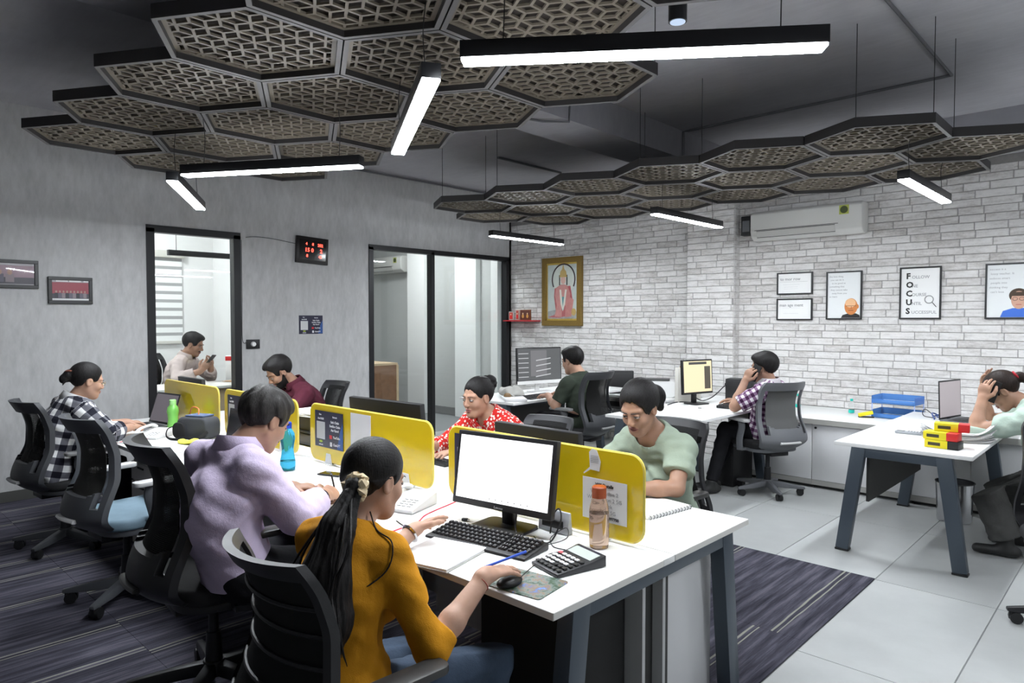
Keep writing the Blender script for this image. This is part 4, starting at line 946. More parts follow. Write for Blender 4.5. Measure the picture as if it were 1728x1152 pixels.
shape(t, 'portrait_ear', ellp(px+.055, .13, .013, .022), y-.0005, mat('portrait_orange', (.62, .22, .06), .6)); shape(t, 'portrait_glasses', [(px-.055, .134), (px+.045, .134), (px+.045, .139), (px-.055, .139)], y-.003, mat('portrait_dark', (.2, .07, .03), .6)); shape(t, 'portrait_mouth', [(px-.03, .088), (px+.02, .088), (px+.015, .094), (px-.025, .094)], y-.003, mat('portrait_dark', (.2, .07, .03), .6)); shape(t, 'portrait_nose', [(px-.012, .106), (px+.008, .106), (px-.001, .135)], y-.0026, mat('portrait_shade', (.5, .16, .05), .6))
t, y, w, h = pic_back('framed_poster', 'framed FOCUS poster with a magnifying glass', 5.19, 5.537, 1.548, 2.042, back=SHEETW)
for k, (a, b) in enumerate((('F', 'OLLOW'), ('O', 'NE'), ('C', 'OURSE'), ('U', 'NTIL'), ('S', 'UCCESSFUL'))):
    z = h-.11-k*.083; tx(t, a, .075, -w/2+.055, z, y, INK, .003); tx(t, b, .040, -w/2+.103, z, y, INKG, .0006)
mg = mat('ink_mid', (.3, .3, .3), .5)
G().tube([(.075+.035*math.cos(a), y-.002, .185+.035*math.sin(a)) for a in np.linspace(0, 2*math.pi, 25)[:-1]], .004, 6, closed=True).build('magnifier_ring', mg, t); G().bar((.1, y-.002, .16), (.135, y-.002, .115), .004, .014, up=(0, 1, 0)).build('magnifier_handle', INK, t)
t, y, w, h = pic_back('framed_poster', 'framed quote with the portrait of a man in glasses and blue shirt', 5.874, 6.22, 1.55, 2.04, back=SHEET)
for k in range(6): tx(t, ['success is a', 'lousy teacher. It', 'seduces smart', 'people into', 'thinking they', "can't lose"][k], .026, -w/2+.03+.01*(k % 2), h-.06-k*.04, y, INKG)
px = .07
shape(t, 'portrait_shirt', [(px-.13, .016), (px-.11, .07), (px-.04, .095), (px+.06, .095), (px+.1, .07), (px+.1, .016)], y, mat('shirt_blue', (.05, .16, .62), .6)); shape(t, 'portrait_hair', ellp(px, .205, .068, .062), y-.0006, mat('hair_print', (.06, .035, .02), .6)); shape(t, 'portrait_head', ellp(px+.003, .165, .055, .078), y-.0014, mat('portrait_skin', (.62, .36, .26), .6))
for s in (-.024, .024): G().tube([(px+s+.018*math.cos(a), y-.003, .175+.014*math.sin(a)) for a in np.linspace(0, 2*math.pi, 15)[:-1]], .0016, 5, closed=True).build('portrait_glasses', INK, t)
shape(t, 'portrait_mouth', [(px-.02, .122), (px+.025, .122), (px+.02, .129), (px-.016, .129)], y-.003, mat('portrait_lip', (.5, .15, .14), .6)); shape(t, 'portrait_fringe', [(px-.055, .2), (px+.056, .2), (px+.04, .235), (px-.04, .235)], y-.0022, mat('hair_print', (.06, .035, .02), .6))
# devotional picture: generic crowned kneeling figure
GOLDF = mat('carved_gold', (.22, .14, .035), .45, .3, var=.35, vscale=60, bump=.8, bscale=90)
t, y, w, h = pic_back('devotional_picture', 'tall gold framed devotional picture of a crowned kneeling figure', .66, 1.36, 1.455, 2.40, fw=.075, framem=GOLDF, back=mat('gold_mount', (.55, .38, .08), .45, .2, var=.2, vscale=30), d=.05)
shape(t, 'picture_sky', [(-.255, .10), (.255, .10), (.255, h-.10), (-.255, h-.10)], y, mat('pic_sky', (.52, .58, .55), .5, var=.2, vscale=9)); shape(t, 'picture_ground', [(-.255, .10), (.255, .10), (.255, .20), (0, .24), (-.255, .2)], y-.001, mat('pic_ground', (.35, .36, .36), .5, var=.4, vscale=25))
shape(t, 'halo', ellp(.03, .64, .2, .21, 36), y-.0015, mat('pic_halo', (.62, .66, .6), .5, var=.1, vscale=30))
G().tube([(.03+.2*math.cos(a), y-.003, .64+.21*math.sin(a)) for a in np.linspace(-.5, math.pi+.5, 30)], .011, 5).build('halo_rim', mat('pic_dark', (.05, .035, .04), .6), t)
PK = mat('pic_pink', (.55, .24, .22), .5, var=.25, vscale=20); PD = mat('pic_rose', (.42, .10, .11), .5, var=.3, vscale=25); GO = mat('pic_gold', (.5, .34, .1), .45, var=.3, vscale=40)
shape(t, 'cloak', [(-.25, .12), (-.1, .16), (-.14, .40), (-.13, .52), (.15, .55), (.2, .3), (.1, .14), (-.05, .11)], y-.002, PD)
shape(t, 'torso', [(-.09, .28), (.12, .28), (.15, .44), (.1, .55), (.05, .57), (-.02, .57), (-.1, .53), (-.12, .42)], y-.003, PK); shape(t, 'folded_leg', [(-.13, .13), (.0, .12), (.0, .3), (-.08, .31)], y-.004, PK); shape(t, 'raised_leg', [(.06, .12), (.17, .13), (.21, .36), (.13, .4), (.07, .3)], y-.004, PK)
shape(t, 'face', ellp(.025, .63, .043, .055), y-.004, mat('pic_face', (.66, .4, .34), .5)); shape(t, 'hair', [(-.03, .56), (-.03, .68), (.08, .68), (.08, .56), (.10, .56), (.10, .70), (-.05, .70), (-.05, .56)], y-.0035, INK)
shape(t, 'crown', [(-.04, .67), (.09, .67), (.075, .75), (.045, .78), (.025, .85), (.005, .78), (-.025, .75)], y-.0045, GO); shape(t, 'garland', [(-.02, .3), (.02, .2), (.06, .3), (.09, .5), (.06, .5), (.02, .26), (-.01, .5), (-.04, .5)], y-.005, mat('pic_white', (.7, .7, .62), .5)); shape(t, 'sash', [(.0, .22), (.04, .22), (.05, .4), (-.01, .4)], y-.0045, mat('pic_teal', (.06, .25, .27), .5)); shape(t, 'mace_head', ellp(.21, .19, .04, .05), y-.0045, GO)
G().box(-.28, .28, y-.008, y-.0065, .09, h-.09).build('glazing', glassmat('picture_glass', (1, 1, 1), .01), t, smooth=False)
# red shelf with three little frames
o = G().box(.03, .60, BRY-.2, BRY-.009, 1.515, 1.532).build('wall_shelf', mat('red_lacquer', (.5, .02, .03), .3), None, bevel=.004); tag(o, 'red wall shelf in the corner carrying small devotional frames', 'shelf')
for k, (x, w_, h_, c, c2, lab) in enumerate(((.12, .10, .125, (.45, .42, .4), (.45, .05, .04), 'small grey frame with a red centre at the left of the red shelf'), (.245, .07, .15, (.5, .35, .3), (.4, .06, .05), 'narrow upright frame in the middle of the red shelf'), (.40, .19, .15, (.16, .05, .02), (.10, .03, .02), 'brown frame with two gold figures on the red shelf'))):
    t = thing('shrine_picture', lab, 'frame', (x, BRY-.11, 1.5325), math.radians(-3+4*k), 'small frames on the red shelf')
    G().box(-w_/2, w_/2, -.01, .01, .001, h_).build('frame', mat('mini%d' % k, c, .4), t, bevel=.003); G().box(-w_/2+.014, w_/2-.014, -.012, -.009, .015, h_-.014).build('picture', mat('minic%d' % k, c2, .4), t, smooth=False)
    for q in ((0,) if k < 2 else (-.04, .04)):
        G().ell((q, -.013, h_*.38), (.02 if k else .025, .003, .028), 12, 8).build('figure_body', mat('mini_gold', (.6, .32, .08), .4) if k == 2 else RC, t); G().ell((q, -.013, h_*.38+.036), (.011, .003, .013), 10, 8).build('figure_head', mat('mini_gold2', (.75, .55, .35), .4), t)
# air conditioner
def aircon(label, x0, x1, z0, z1, y, flip=1):
    t = thing('air_conditioner', label, 'air conditioner', ((x0+x1)/2, y, z0), 0, 'wall air conditioners'); w = x1-x0; h = z1-z0; AW = mat('ac_white', (.62, .615, .59), .4)
    G().prism([(0, .03), (0, h), (-.17, h), (-.205, h-.03), (-.205, .10), (-.19, .045), (-.13, 0.0), (-.05, 0)], (-w/2, 0, 0), (0, 1, 0), (0, 0, 1), (w, 0, 0)).build('case', AW, t, bevel=.012, seg=3)
    G().box(-w/2+.05, w/2-.22, -.2085, -.204, .105, .110).build('panel_gap', mat('gap_dark', (.06, .06, .06), .6), t, smooth=False)
    G().prism([(-.201, .09), (-.186, .035), (-.182, .035), (-.197, .09)], (-w/2+.07, -.004, 0), (0, 1, 0), (0, 0, 1), (w-.32, 0, 0)).build('louver', mat('louver', (.55, .545, .52), .4), t, smooth=False)
    for zz, yy in ((.028, -.186), (.095, -.2075)): G().box(-w/2+.07, w/2-.25, yy-.001, yy+.003, zz, zz+.005).build('louver_gap', mat('gap_dark', (.06, .06, .06), .6), t, smooth=False)
    G().box(w/2-.21, w/2-.12, -.2068, -.204, h-.12, h-.03).build('rating_label', mat('label_green', (.45, .5, .1), .5), t, smooth=False); G().prism(ellp(w/2-.165, h-.075, .036, .036), (0, -.2072, 0), (1, 0, 0), (0, 0, 1), (0, -.0008, 0)).build('rating_disc', mat('disc_dark', (.05, .07, .02), .5), t, smooth=False)
    return t
aircon('white air conditioner on the brick wall above the framed notices', 3.78, 4.90, 2.39, 2.70, BRY-.009)
t = thing('stabilizer_box', 'small black box on the brick wall beside the air conditioner', 'box', (3.68, BRY-.009, 2.47)); G().box(-.06, .06, -.09, 0, 0, .21).build('case', BLACK, t, bevel=.004); G().box(-.04, .04, -.094, -.09, .04, .16).build('front', GREYPL, t, bevel=.002)
# grey wall: photos, clock, poster, switch
def wall_x(name, label, cat, y, z, group=None, tilt=0):
    t = thing(name, label, cat, (.0005, y, z), math.radians(90), group)     # local -Y looks into the room, local X runs along +Y
    if tilt: t.rotation_euler = (0, math.radians(tilt), math.radians(90))
    return t
def photo(label, y0, y1, z0, z1, mode):
    t = wall_x('framed_photo', label, 'picture', (y0+y1)/2, z0, 'framed photos on the grey wall'); w = y1-y0; h = z1-z0; fm = mat('frame_black', (.015, .015, .016), .4); fw = .028
    for a, b, c, e in ((-w/2, w/2, 0, fw), (-w/2, w/2, h-fw, h), (-w/2, -w/2+fw, fw, h-fw), (w/2-fw, w/2, fw, h-fw)): G().box(a, b, -.025, 0, c, e).build('frame_bar', fm, t, bevel=.002, seg=1)
    G().box(-w/2+.02, w/2-.02, -.012, -.001, .02, h-.02).build('print', mat('photo_grey', (.4, .38, .4), .4), t, smooth=False); y = -.0125
    shape(t, 'stage_wall', [(-w/2+.03, h*.35), (w/2-.03, h*.35), (w/2-.03, h*.8), (-w/2+.03, h*.8)], y, mat('photo_red' if mode else 'photo_mauve', (.30, .04, .06) if mode else (.30, .2, .24), .4)); shape(t, 'stage_floor', [(-w/2+.03, .035), (w/2-.03, .035), (w/2-.03, h*.38), (-w/2+.03, h*.38)], y-.0005, mat('photo_dark', (.05, .045, .06), .4))
    r = random.Random(int(y0*10))
    for k in range(9 if mode else 3):
        xx = -w/2+.06+(w-.12)*k/(8 if mode else 4); bh = h*(.5 if mode else .62); cw = .013 if mode else .03
        shape(t, 'person_print', [(xx-cw, .05), (xx+cw, .05), (xx+cw, bh*.8), (xx-cw, bh*.8)], y-.001, mat('photo_suit%d' % (k % 3), [(.03, .03, .04), (.12, .11, .15), (.25, .2, .22)][k % 3], .5)); shape(t, 'face_print', ellp(xx, bh*.9, cw*.6, cw*.8, 10), y-.0012, mat('photo_face', (.4, .25, .2), .5))
    if mode:
        for a, b in ((-.11, -.02), (-.01, .08), (.1, .14)): shape(t, 'banner', [(a, h*.82), (b, h*.82), (b, h*.87), (a, h*.87)], y-.001, mat('photo_white', (.8, .8, .8), .5))
        shape(t, 'floor_line', [(-w/2+.03, .034), (w/2-.03, .034), (w/2-.03, .046), (-w/2+.03, .046)], y-.0015, mat('photo_white', (.8, .8, .8), .5))
    G().box(-w/2+fw, w/2-fw, -.019, -.018, fw, h-fw).build('glazing', glassmat('picture_glass', (1, 1, 1), .01), t, smooth=False)
photo('framed stage photo at the left edge of the grey wall', 1.05, 1.455, 1.81, 2.048, 0); photo('framed group photo with a red stage on the grey wall', 1.523, 1.862, 1.684, 1.92, 1)
t = wall_x('digital_clock', 'black digital wall clock with red digits', 'clock', 4.06, 2.175, None, 2.5)
G().box(-.2, .2, -.035, 0, 0, .30).build('case', mat('clock_black', (.012, .01, .01), .3), t, bevel=.005); G().box(-.165, .165, -.037, -.034, .04, .26).build('face', mat('clock_face', (.008, .006, .006), .1), t, smooth=False)
RD = emit('led_red', (1, .05, .03), 6)
for s, sz, x, z in (('4', .04, -.09, .205), ('8', .04, -.01, .205), ('202', .045, .06, .2), ('15 0', .062, -.1, .13), ('2', .062, .09, .128), ('8', .045, -.08, .07), ('43', .045, .075, .07)): tx(t, s, sz, x, z, -.038, RD, .001)
cable('clock_cable', 'thin cable along the grey wall from the clock to the door frame', [(.008, 3.30, 2.41), (.008, 3.4, 2.425), (.008, 3.6, 2.42), (.008, 3.87, 2.39)], .003, BLACK); cable('switch_cable', 'thin cable beside the door frame down to the socket', [(.008, 3.25, 2.38), (.008, 3.25, 1.8), (.008, 3.25, 1.34), (.008, 3.3, 1.30)], .003, BLACK)
t = wall_x('wall_socket', 'black wall socket with a white plug beside the door', 'socket', 3.365, 1.232); G().box(-.075, .075, -.012, 0, 0, .10).build('plate', BLACK, t, bevel=.003); G().cyl((0.0, -.013, .05), (0, -.035, .05), .028, .022, n=14).build('plug', WPLAST, t)
# info poster (blank card where the code was)
NAVY = mat('poster_navy', (.010, .010, .035), .35, var=.5, vscale=4); PW = mat('poster_print', (.75, .75, .78), .5)
def info_poster(t, w, h, x0, z0, y):
    G().box(x0, x0+w, y-.0012, y, z0, z0+h).build('poster', NAVY, t, smooth=False)
    X = lambda f: x0+f*w
    Z = lambda f: z0+f*h
    yy = y-.0016
    shape(t, 'poster_glow', [(X(.80), Z(.02)), (X(.995), Z(.02)), (X(.995), Z(.75)), (X(.9), Z(.5))], yy+.0003, mat('poster_blue', (.02, .08, .28), .4))
    for s, sz, fx, fz in (('Scan', .05, .20, .88), ('And SUB?', .062, .22, .76), ('robotek', .05, .22, .05), ('Robotek', .05, .72, .85), ('Sath Chalo', .075, .72, .70), ('Seekho Chalo', .075, .72, .59), ('Aur Karo!', .075, .72, .48), ('YouTube', .075, .78, .29), ('ChatGPT', .075, .78, .09)): tx(t, s, sz*h*1.25, X(fx), Z(fz), yy, PW, .0004, 'CENTER')
    shape(t, 'blank_card', [(X(.07), Z(.22)), (X(.37), Z(.22)), (X(.37), Z(.70)), (X(.07), Z(.70))], yy, mat('card_white', (.6, .6, .6), .5)); shape(t, 'red_mark', [(X(.53), Z(.27)), (X(.62), Z(.27)), (X(.62), Z(.37)), (X(.53), Z(.37))], yy, mat('mark_red', (.6, .02, .03), .4)); shape(t, 'white_mark', [(X(.55), Z(.06)), (X(.62), Z(.06)), (X(.62), Z(.18)), (X(.55), Z(.18))], yy, PW); shape(t, 'green_mark', ellp(X(.22), Z(.155), .018*w/.29, .007*w/.29, 10), yy, mat('mark_green', (.35, .45, .05), .4))
t = wall_x('wall_poster', 'dark blue info poster on the grey wall below the clock', 'poster', 4.055, 1.38); info_poster(t, .30, .21, -.15, 0, 0)
def on_screen(k, x): return x-SCR[k].location.x
def screen_poster(name, label, k, x0, z0, w=.29, h=.205):
    t = thing(name, label, 'poster', (x0+w/2, 2.06-.0095, z0), 0, 'info posters on the yellow screens'); info_poster(t, w, h, -w/2, 0, 0)
screen_poster('screen_poster', 'dark blue info poster on the yellow screen beyond the lilac shirt man hand', 1, 3.51, .825)
screen_poster('screen_poster', 'dark blue info poster on the screen behind the lilac shirt man head', 2, 2.36, .825)
screen_poster('screen_poster', 'dark blue info poster hidden behind the lit white monitor', 0, 4.715, .83)
o = G().box(3.875, 4.06, 2.0492, 2.0505, .79, 1.047).build('paper_sheet', PAPER, None, smooth=False); tag(o, 'blank white sheet taped on the yellow screen behind the yellow sweater woman head', 'paper')
t = thing('wifi_note', 'white wifi note taped on the nearest yellow screen', 'note', (5.545, 2.0515, .80), 0)
G().box(-.1, .1, -.0012, 0, 0, .155).build('sheet', PAPER, t, smooth=False)
for s, sz, z, b in (('Wifi Details', .017, .128, .0006), ('Workstation 2', .021, .100, 0), ('Workstation 2 5G', .021, .076, 0), ('Robotek', .021, .053, 0), ('Robotek 5G', .021, .030, 0)): tx(t, s, sz, 0, z, -.0016, INKG if not b else INK, b, 'CENTER')
tx(t, 'Password:', .014, -.07, .010, -.0016, INKG, 0); tx(t, '47397700', .015, .005, .010, -.0016, INK, .0006)
t = thing('torn_slip', 'torn white paper slip near the top of the nearest yellow screen', 'paper', (5.50, 2.0515, .965), 0)
shape(t, 'slip', [(-.02, .02), (-.05, .0), (-.052, .004), (-.022, .03), (-.026, .085), (-.012, .1), (.01, .095), (.028, .055), (.022, .018)], -.0004, PAPER); lines(t, -.0016, -.018, .018, (.06, .066, .072, .054, .048), INKG, .0018)
# cabin: blind, black lamp, desk, box
t = thing('zebra_blind', 'white and grey striped blind on the cabin window', 'blind', (-2.19, 2.45, 1.25), 0)
for k in range(10):
    z = .02+.106*k
    G().box(.006, .014, -.55, 1.02, z, z+.066).build('opaque_stripe', mat('blind_white', (.85, .86, .85), .7, emis=(.9, .95, 1), es=.0), t, smooth=False)
    G().box(.008, .012, -.55, 1.02, z+.066, z+.106).build('sheer_stripe', mat('blind_grey', (.38, .38, .38), .8), t, smooth=False)
G().box(0.002, .07, -.57, 1.04, 1.08, 1.17).build('cassette', mat('blind_rail', (.62, .61, .56), .5), t, bevel=.01); G().box(.0, .03, -.56, 1.03, -.02, .02).build('bottom_rail', mat('blind_rail', (.62, .61, .56), .5), t, bevel=.006)
t = thing('cabin_lamp', 'unlit black linear lamp hanging in the cabin', 'lamp', (-.95, 3.2, 2.255), 0); G().box(-.03, .03, -.34, .62, 0, .06).build('housing', BLACKM, t, bevel=.002)
for yy in (-.25, .5): G().cyl((0, yy, .06), (0, yy, CEIL-2.255), .003, n=5).build('suspension_cable', BLACK, t)
t = thing('cabin_desk', 'pale wooden desk of the man in the cabin', 'desk', (-.45, 3.0, .1)); G().box(-.33, .30, -.85, .80, .72, .745).build('top', mat('cabin_top', (.78, .76, .72), .5), t, bevel=.002)
for yy in (-.83, .75): G().box(-.31, .28, yy, yy+.03, 0, .72).build('side', WOODL, t, smooth=False)
G().box(.2, .22, -.4, .76, .1, .72).build('front_panel', WOODL, t, smooth=False); G().box(-.25, .2, .35, .37, 0, .72).build('divider', WOODL, t, smooth=False)
t = thing('product_box', 'black and red carton standing on the cabin desk', 'box', (-.62, 3.60, .846), math.radians(50)); G().box(-.1, .1, -.035, .035, 0, .30).build('carton', mat('carton_black', (.02, .018, .02), .4), t, bevel=.002); G().box(-.101, .101, -.036, .036, .235, .30).build('red_band', RC, t, bevel=.001); tx(t, 'Connect', .045, -.085, .25, -.0366, PW, .001)
t = thing('product_box', 'white carton with a red stripe beside the black one in the cabin', 'box', (-.82, 3.5, .846), math.radians(40)); G().box(-.06, .06, -.03, .03, 0, .28).build('carton', PAPER, t, bevel=.002); G().box(-.061, .061, -.031, .031, .22, .27).build('red_band', RC, t, bevel=.001)
paper('paper_stack', 'brown folder and papers on the cabin desk', (-.5, 3.45, .846), 20, .25, .2, 3, 0, m=mat('kraft', (.55, .36, .22), .6))
# office behind the panes
aircon('white air conditioner in the office behind the large panes', -3.35, -2.35, 2.35, 2.63, 7.315)
t = thing('wood_cabinet', 'wooden cabinet in the office behind the left pane', 'cabinet', (-1.35, 5.85, 0)); G().box(-.9, .0, 0, .04, 0.001, 1.12).build('side_back', WOODD, t, smooth=False)
bpy.data.objects.remove(t.children[0]); 
G().box(-.9, .02, -.02, .42, 0.86, 0.89).build('top', WOODL, t, smooth=False); G().box(-.03, .02, -.02, .42, 0.001, .86).build('right_side', WOODD, t, smooth=False); G().box(-.035, .026, -.035, -.02, .001, .86).build('front_edge', WOODL, t, smooth=False); G().box(.02, .03, .39, .43, .001, .86).build('rear_edge', WOODL, t, smooth=False); G().box(-.9, -.03, .36, .40, .001, .86).build('back_panel', WOODD, t, smooth=False); G().box(-.9, -.87, -.02, .36, .001, .86).build('left_side', WOODL, t, smooth=False); G().box(-.87, -.03, .0, .36, .45, .475).build('shelf', WOODD, t, smooth=False)
# ------------------------------------------------------------------ people: smooth blended surfaces (distance fields -> mesh)
f32 = np.float32
def unit(v): v = np.array(v, float); return v/(np.linalg.norm(v)+1e-12)
A3 = lambda *v: np.array(v, float)
class Fld:
    def __init__(s): s.ops = []
    def _add(s, fn, lo, hi, k, mode): s.ops.append((fn, np.array(lo)-k, np.array(hi)+k, k, mode)); return s
    def cone(s, p0, p1, r0, r1, k=.02, mode='u'):
        p0, p1 = np.array(p0, float), np.array(p1, float); ba = p1-p0; l2 = ba@ba+1e-12
        def fn(X, Y, Z):
            ax, ay, az = X-p0[0], Y-p0[1], Z-p0[2]; t = np.clip((ax*ba[0]+ay*ba[1]+az*ba[2])/l2, 0, 1)
            return np.sqrt((ax-t*ba[0])**2+(ay-t*ba[1])**2+(az-t*ba[2])**2)-(r0+t*(r1-r0))
        r = max(r0, r1); return s._add(fn, np.minimum(p0, p1)-r, np.maximum(p0, p1)+r, k, mode)
    def chain(s, P, Rr, k=.02, mode='u'):
        for a, b, ra, rb in zip(P[:-1], P[1:], Rr[:-1], Rr[1:]): s.cone(a, b, ra, rb, k, mode)
        return s
    def ell(s, c, ax, rad, k=.02, mode='u'):
        c = np.array(c, float); ax = np.array(ax, float); rad = np.array(rad, float)
        def fn(X, Y, Z):
            x, y, z = X-c[0], Y-c[1], Z-c[2]; q = [(x*a[0]+y*a[1]+z*a[2])/r for a, r in zip(ax, rad)]
            k0 = np.sqrt(q[0]**2+q[1]**2+q[2]**2); k1 = np.sqrt((q[0]/rad[0])**2+(q[1]/rad[1])**2+(q[2]/rad[2])**2)+1e-9
            return k0*(k0-1)/k1
        e = np.abs(ax.T*rad).sum(1) if True else 0
        return s._add(fn, c-e, c+e, k, mode)
    def econe(s, p0, p1, r0, r1, R, flat, k=.03, mode='u', r0f=None):
        p0, p1 = np.array(p0, float), np.array(p1, float); ba = p1-p0; L = np.linalg.norm(ba); U = ba/L; R = unit(R-U*(R@U)); F = np.cross(U, R)
        def fn(X, Y, Z):
            x, y, z = X-p0[0], Y-p0[1], Z-p0[2]
            a = x*R[0]+y*R[1]+z*R[2]; b = (x*F[0]+y*F[1]+z*F[2])/flat; c = x*U[0]+y*U[1]+z*U[2]; t = np.clip(c/L, 0, 1)
            return (np.sqrt(a*a+b*b+(c-t*L)**2)-(r0+t*(r1-r0)))*(flat+1)/2
        r = max(r0, r1); return s._add(fn, np.minimum(p0, p1)-r, np.maximum(p0, p1)+r, k, mode)
    def cut(s, pt, n, c=None, rad=None, k=.004):
        pt = np.array(pt, float); n = unit(n)
        def fn(X, Y, Z): return (X-pt[0])*n[0]+(Y-pt[1])*n[1]+(Z-pt[2])*n[2]
        lo, hi = (np.array(c)-rad, np.array(c)+rad) if c is not None else (np.full(3, -1e3), np.full(3, 1e3))
        s.ops.append((fn, lo, hi, k, 'cut')); return s
    def fun(s, fn, lo, hi, k=.004, mode='cut'): s.ops.append((fn, np.array(lo, float), np.array(hi, float), k, mode)); return s
    def eval(s, lo, n, h):
        xs = [(lo[i]+h*np.arange(n[i])).astype(f32) for i in range(3)]
        d = np.full(n, .3, f32)
        for fn, a, b, k, mode in s.ops:
            i0 = [max(0, int((a[i]-lo[i])/h)-2) for i in range(3)]; i1 = [min(n[i], int((b[i]-lo[i])/h)+4) for i in range(3)]
            if any(p >= q for p, q in zip(i0, i1)): continue
            sl = tuple(slice(p, q) for p, q in zip(i0, i1)); X, Y, Z = xs[0][sl[0], None, None], xs[1][None, sl[1], None], xs[2][None, None, sl[2]]
            v = np.broadcast_to(fn(X, Y, Z), d[sl].shape).astype(f32); o = d[sl]
            if mode == 'u':
                t = np.clip(.5+.5*(v-o)/k, 0, 1); d[sl] = v+(o-v)*t-k*t*(1-t)
            elif mode == 'sub':
                v = -v; t = np.clip(.5-.5*(v-o)/k, 0, 1); d[sl] = v+(o-v)*t+k*t*(1-t)
            elif mode == 'cut':
                t = np.clip(.5-.5*(v-o)/k, 0, 1); d[sl] = v+(o-v)*t+k*t*(1-t)
            else: d[sl] = o+v
        return d
def nets(d, lo, h):
    s = d < 0; n = d.shape
    c = np.zeros((n[0]-1, n[1]-1, n[2]-1), np.int8); O = [(i, j, k) for i in (0, 1) for j in (0, 1) for k in (0, 1)]
    for i, j, k in O: c += s[i:n[0]-1+i, j:n[1]-1+j, k:n[2]-1+k]
    act = (c > 0) & (c < 8); I = np.argwhere(act)
    if len(I) == 0: return np.zeros((0, 3)), np.zeros((0, 4), int)
    idx = np.full(c.shape, -1, np.int32); idx[act] = np.arange(len(I))
    acc = np.zeros((len(I), 3)); cnt = np.zeros(len(I)); V = {o: d[I[:, 0]+o[0], I[:, 1]+o[1], I[:, 2]+o[2]] for o in O}
    for o in O:
        for ax in range(3):
            if o[ax]: continue
            q = list(o); q[ax] = 1; a, b = V[o], V[tuple(q)]; m = (a < 0) != (b < 0); t = np.where(m, a/(a-b+1e-20), 0)
            p = np.tile(np.array(o, float), (len(I), 1)); p[:, ax] += t; acc += p*m[:, None]; cnt += m
    P = (I+acc/cnt[:, None])*h+np.array(lo); Q = []
    for ax in range(3):
        u, w = (ax+1) % 3, (ax+2) % 3; sl0 = [slice(None)]*3; sl1 = [slice(None)]*3; sl0[ax] = slice(0, -1); sl1[ax] = slice(1, None)
        a, b = s[tuple(sl0)], s[tuple(sl1)]; E = np.argwhere(a != b); E = E[(E[:, u] > 0) & (E[:, w] > 0) & (E[:, u] < n[u]-1) & (E[:, w] < n[w]-1)]
        if len(E) == 0: continue
        flip = a[E[:, 0], E[:, 1], E[:, 2]]
        def at(du, dw): e = E.copy(); e[:, u] -= du; e[:, w] -= dw; return idx[e[:, 0], e[:, 1], e[:, 2]]
        q = np.stack([at(1, 1), at(0, 1), at(0, 0), at(1, 0)], 1); q[~flip] = q[~flip][:, ::-1]; Q.append(q)
    return P, np.concatenate(Q)
def relax(P, Q, it=2, w=.5):
    for _ in range(it):
        S = np.zeros_like(P); c = np.zeros(len(P))
        for a, b in ((0, 1), (1, 2), (2, 3), (3, 0)):
            np.add.at(S, Q[:, a], P[Q[:, b]]); np.add.at(c, Q[:, a], 1); np.add.at(S, Q[:, b], P[Q[:, a]]); np.add.at(c, Q[:, b], 1)
        P = P*(1-w)+w*S/np.maximum(c, 1)[:, None]
    return P
def field_mesh(F, lo, hi, h, it=1):
    lo = np.array(lo)-2*h; n = tuple(int(math.ceil((b-a)/h))+3 for a, b in zip(lo, hi)); P, Q = nets(F.eval(lo, n, h), lo, h)
    return (relax(P, Q, it), Q) if len(P) else (P, Q)
def np_mesh(name, parts, mats, parent, mi=None, uv=None, kind=None):
    P = np.concatenate([p for p, _ in parts]); off = np.cumsum([0]+[len(p) for p, _ in parts[:-1]]); Q = np.concatenate([q+o for (_, q), o in zip(parts, off)]).astype(np.int32)
    me = bpy.data.meshes.new(name); me.vertices.add(len(P)); me.vertices.foreach_set('co', P.astype(f32).ravel()); me.loops.add(len(Q)*4); me.loops.foreach_set('vertex_index', Q.ravel()); me.polygons.add(len(Q)); me.polygons.foreach_set('loop_start', np.arange(0, len(Q)*4, 4, dtype=np.int32))
    me.update(calc_edges=True); me.polygons.foreach_set('use_smooth', np.ones(len(Q), bool))
    for m in (mats if isinstance(mats, list) else [mats]): me.materials.append(m)
    if mi is not None: me.polygons.foreach_set('material_index', mi(P[Q].mean(1)).astype(np.int32))
    if uv is not None: at = me.attributes.new('cuv', 'FLOAT_VECTOR', 'POINT'); at.data.foreach_set('vector', uv(P).astype(f32).ravel())
    me.update(); return link(name, me, parent, kind)
def folds(F, amp, lo, hi, dirs):
    """cloth folds: small waves added to the field"""
    def fn(X, Y, Z):
        v = 0
        for (a, b, c), wl, ph, am in dirs:
            q = (X*a+Y*b+Z*c)*(2*math.pi/wl)+ph; r = (X*b-Y*a+Z*.6)*(2*math.pi/(wl*2.7))+ph*1.7
            v = v+am*np.sin(q+1.4*np.sin(r))*(.6+.4*np.sin(r*.7+1))
        return v*amp
    F.fun(fn, lo, hi, mode='disp')
